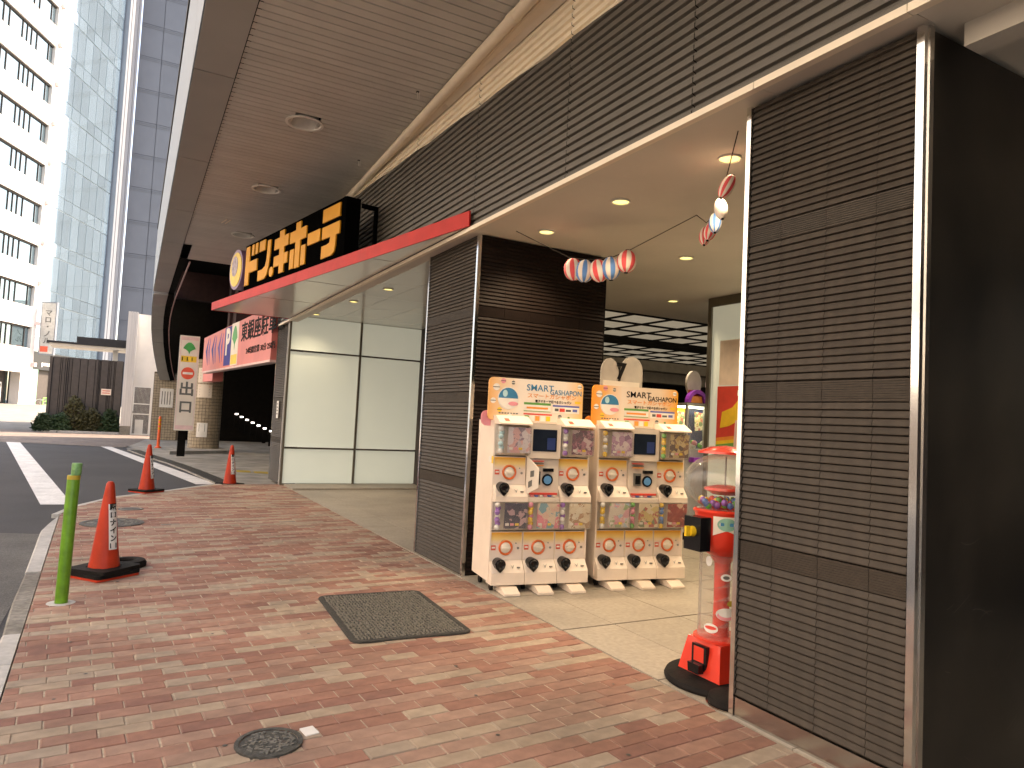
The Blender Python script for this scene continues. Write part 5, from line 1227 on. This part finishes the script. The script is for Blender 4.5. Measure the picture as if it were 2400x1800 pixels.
q = MB().prism([(0, 5.3), (1.30, 5.3), (1.30, 10.0), (0, 10.0)], 0, .25, vsp).build('sign_case', 'tower_pale', t)
MB().prism([(.08, 5.4), (1.22, 5.4), (1.22, 9.9), (.08, 9.9)], -.02, -.001, vsp).build('sign_face', 'cab_grey', t)
o = text('vert', 'ink_grey', t, vsp(.65, 7.75, -.03), (pi/2, 0, atan2(N0.y, N0.x))); MB().prism([(.15, 5.55), (.8, 5.55), (.8, 6.05), (.15, 6.05)], -.03, -.021, vsp).build('red_mark', 'label_red', t)
gt = thing('glass_tower', 'blue glass curtain wall tower standing beyond the white office', 'building', (0, 0, 0))
GX = [.6+1.42*k for k in range(9)]
zf = 5.6
slab('glass_backing', .55, 12.0, 5.56, 62, -3, -.42, 'tower_mullion', gt)
pane_cache = 0
for k in range(12):
    z = 5.6+4.45*k
    for a, b in zip(GX[:-1], GX[1:]):
        for z0, z1 in ((z+.04, z+1.21), (z+1.27, z+4.40)):
            tl = random.uniform(-.02, .02)
            MB().prism([(a+.03, z0), (b-.03, z0), (b-.03, z1), (a+.03, z1)], 0, 1, lambda u, zz, w: W_(u, zz, -.40+.03*w+tl*(u-a)*.35)).build('pane', 'tower_glass', gt)
t = thing('tower_entrance', 'dark entrance band with white letters and a mint pier under the glass tower', 'entrance', (0, 0, 0))
slab('fascia_band', .02, 12, 4.0, 5.55, -2.9, -.05, 'grey_dark', t); slab('mint_pier', .02, .95, .5, 3.99, -1.5, -.04, 'mint', t); slab('lobby_glass', .96, 12, .5, 3.99, -2.5, -.40, 'shop_dark', t); slab('white_jamb', 3.45, 3.7, .5, 3.99, -.399, -.1, 'white_panel', t)
text('pmo', 'print_white', t, W_(2.1, 4.55, -.04), (pi/2, 0, atan2(T0.y, T0.x)), 1.6, 1.0)
t = thing('bicycle_rack', 'pale green railing with parked bicycles before the tower entrance', 'railing', (0, 0, 0))
for k in range(4): MB().path([W_(.9+.75*k, .7, .6), W_(.9+.75*k, 1.5, .6), W_(1.45+.75*k, 1.5, .6), W_(1.45+.75*k, .7, .6)], .035).build('hoop', 'bike_green', t)
for z in (.9, 1.2): MB().tube(W_(.8, z, .6), W_(3.9, z, .6), .03).build('rail', 'bike_green', t)
for k in range(4): MB().lathe([(.30, -.015), (.34, -.015), (.34, .015), (.30, .015)], (0, 0, 0), 18, axis='Y').build('wheel', 'sticker', t, loc=W_(1.1+.75*k, 1.05, .2))
tg = thing('grey_tower', 'tall grey panelled tower rising behind the fence', 'building', (0, 0, 0))
slab('side_fin', 12.05, 14.6, 2.0, 140, -3, .1, 'tower_pale', tg)
for k in range(3): slab('fin_joint', 12.5+.75*k, 12.54+.75*k, 2.0, 140, .1005, .14, 'tower_grey', tg)
Y0 = 88.6; xs = [-1.25, 1.0, 3.9, 6.4, 8.4]
box('tower_core', (-1.2, 8.3, Y0+.3, Y0+18, 1, 140), 'tower_grey', tg)
z = 3.0; row = 0
while z < 70:
    for a, b in zip(xs[:-1], xs[1:]):
        MB().box(a+.025, b-.025, Y0, Y0+.29, z+.02, z+3.73).box(a+.025, b-.025, Y0-.04, Y0-.002, z+3.36, z+3.42).box(a+.025, b-.025, Y0-.04, Y0-.002, z+3.56, z+3.60).build('facade_panel', 'tower_grey', tg)
    z += 3.75
box('upper_panels', (xs[0], xs[-1], Y0, Y0+.29, z, 140), 'tower_grey', tg)

# sunlit buildings added on the other side of the street (outside the picture, they throw warm light back on to the entrance)
random.seed(31)
for label, y0, y1, zt, m in (('unseen pale building added across the street opposite the entrance to bounce light', -16, 3, 19, 'sign_cream'), ('unseen cream building added across the street facing the canopy to bounce light', 3.5, 16, 15, 'white_render'), ('unseen buff building added across the street near the crossing to bounce light', 16.5, 30, 22, 'sign_cream')):
    t = thing('bounce_building', label, 'building', (-11.5, y0, 0)); L_ = y1-y0
    box('wall', (-10, 0, 0, L_, -.05, zt), m, t)
    k = 0
    while 4.2+3.5*k+1.6 < zt:
        z = 4.2+3.5*k; n = int(L_/2.6)
        for i in range(n): box('window', (.001, .03, .7+i*2.6, 2.2+i*2.6, z, z+1.5), 'window_glass', t)
        k += 1
    box('shop_opening', (.001, .03, .8, L_-.8, .0, 2.8), 'shop_dark', t)
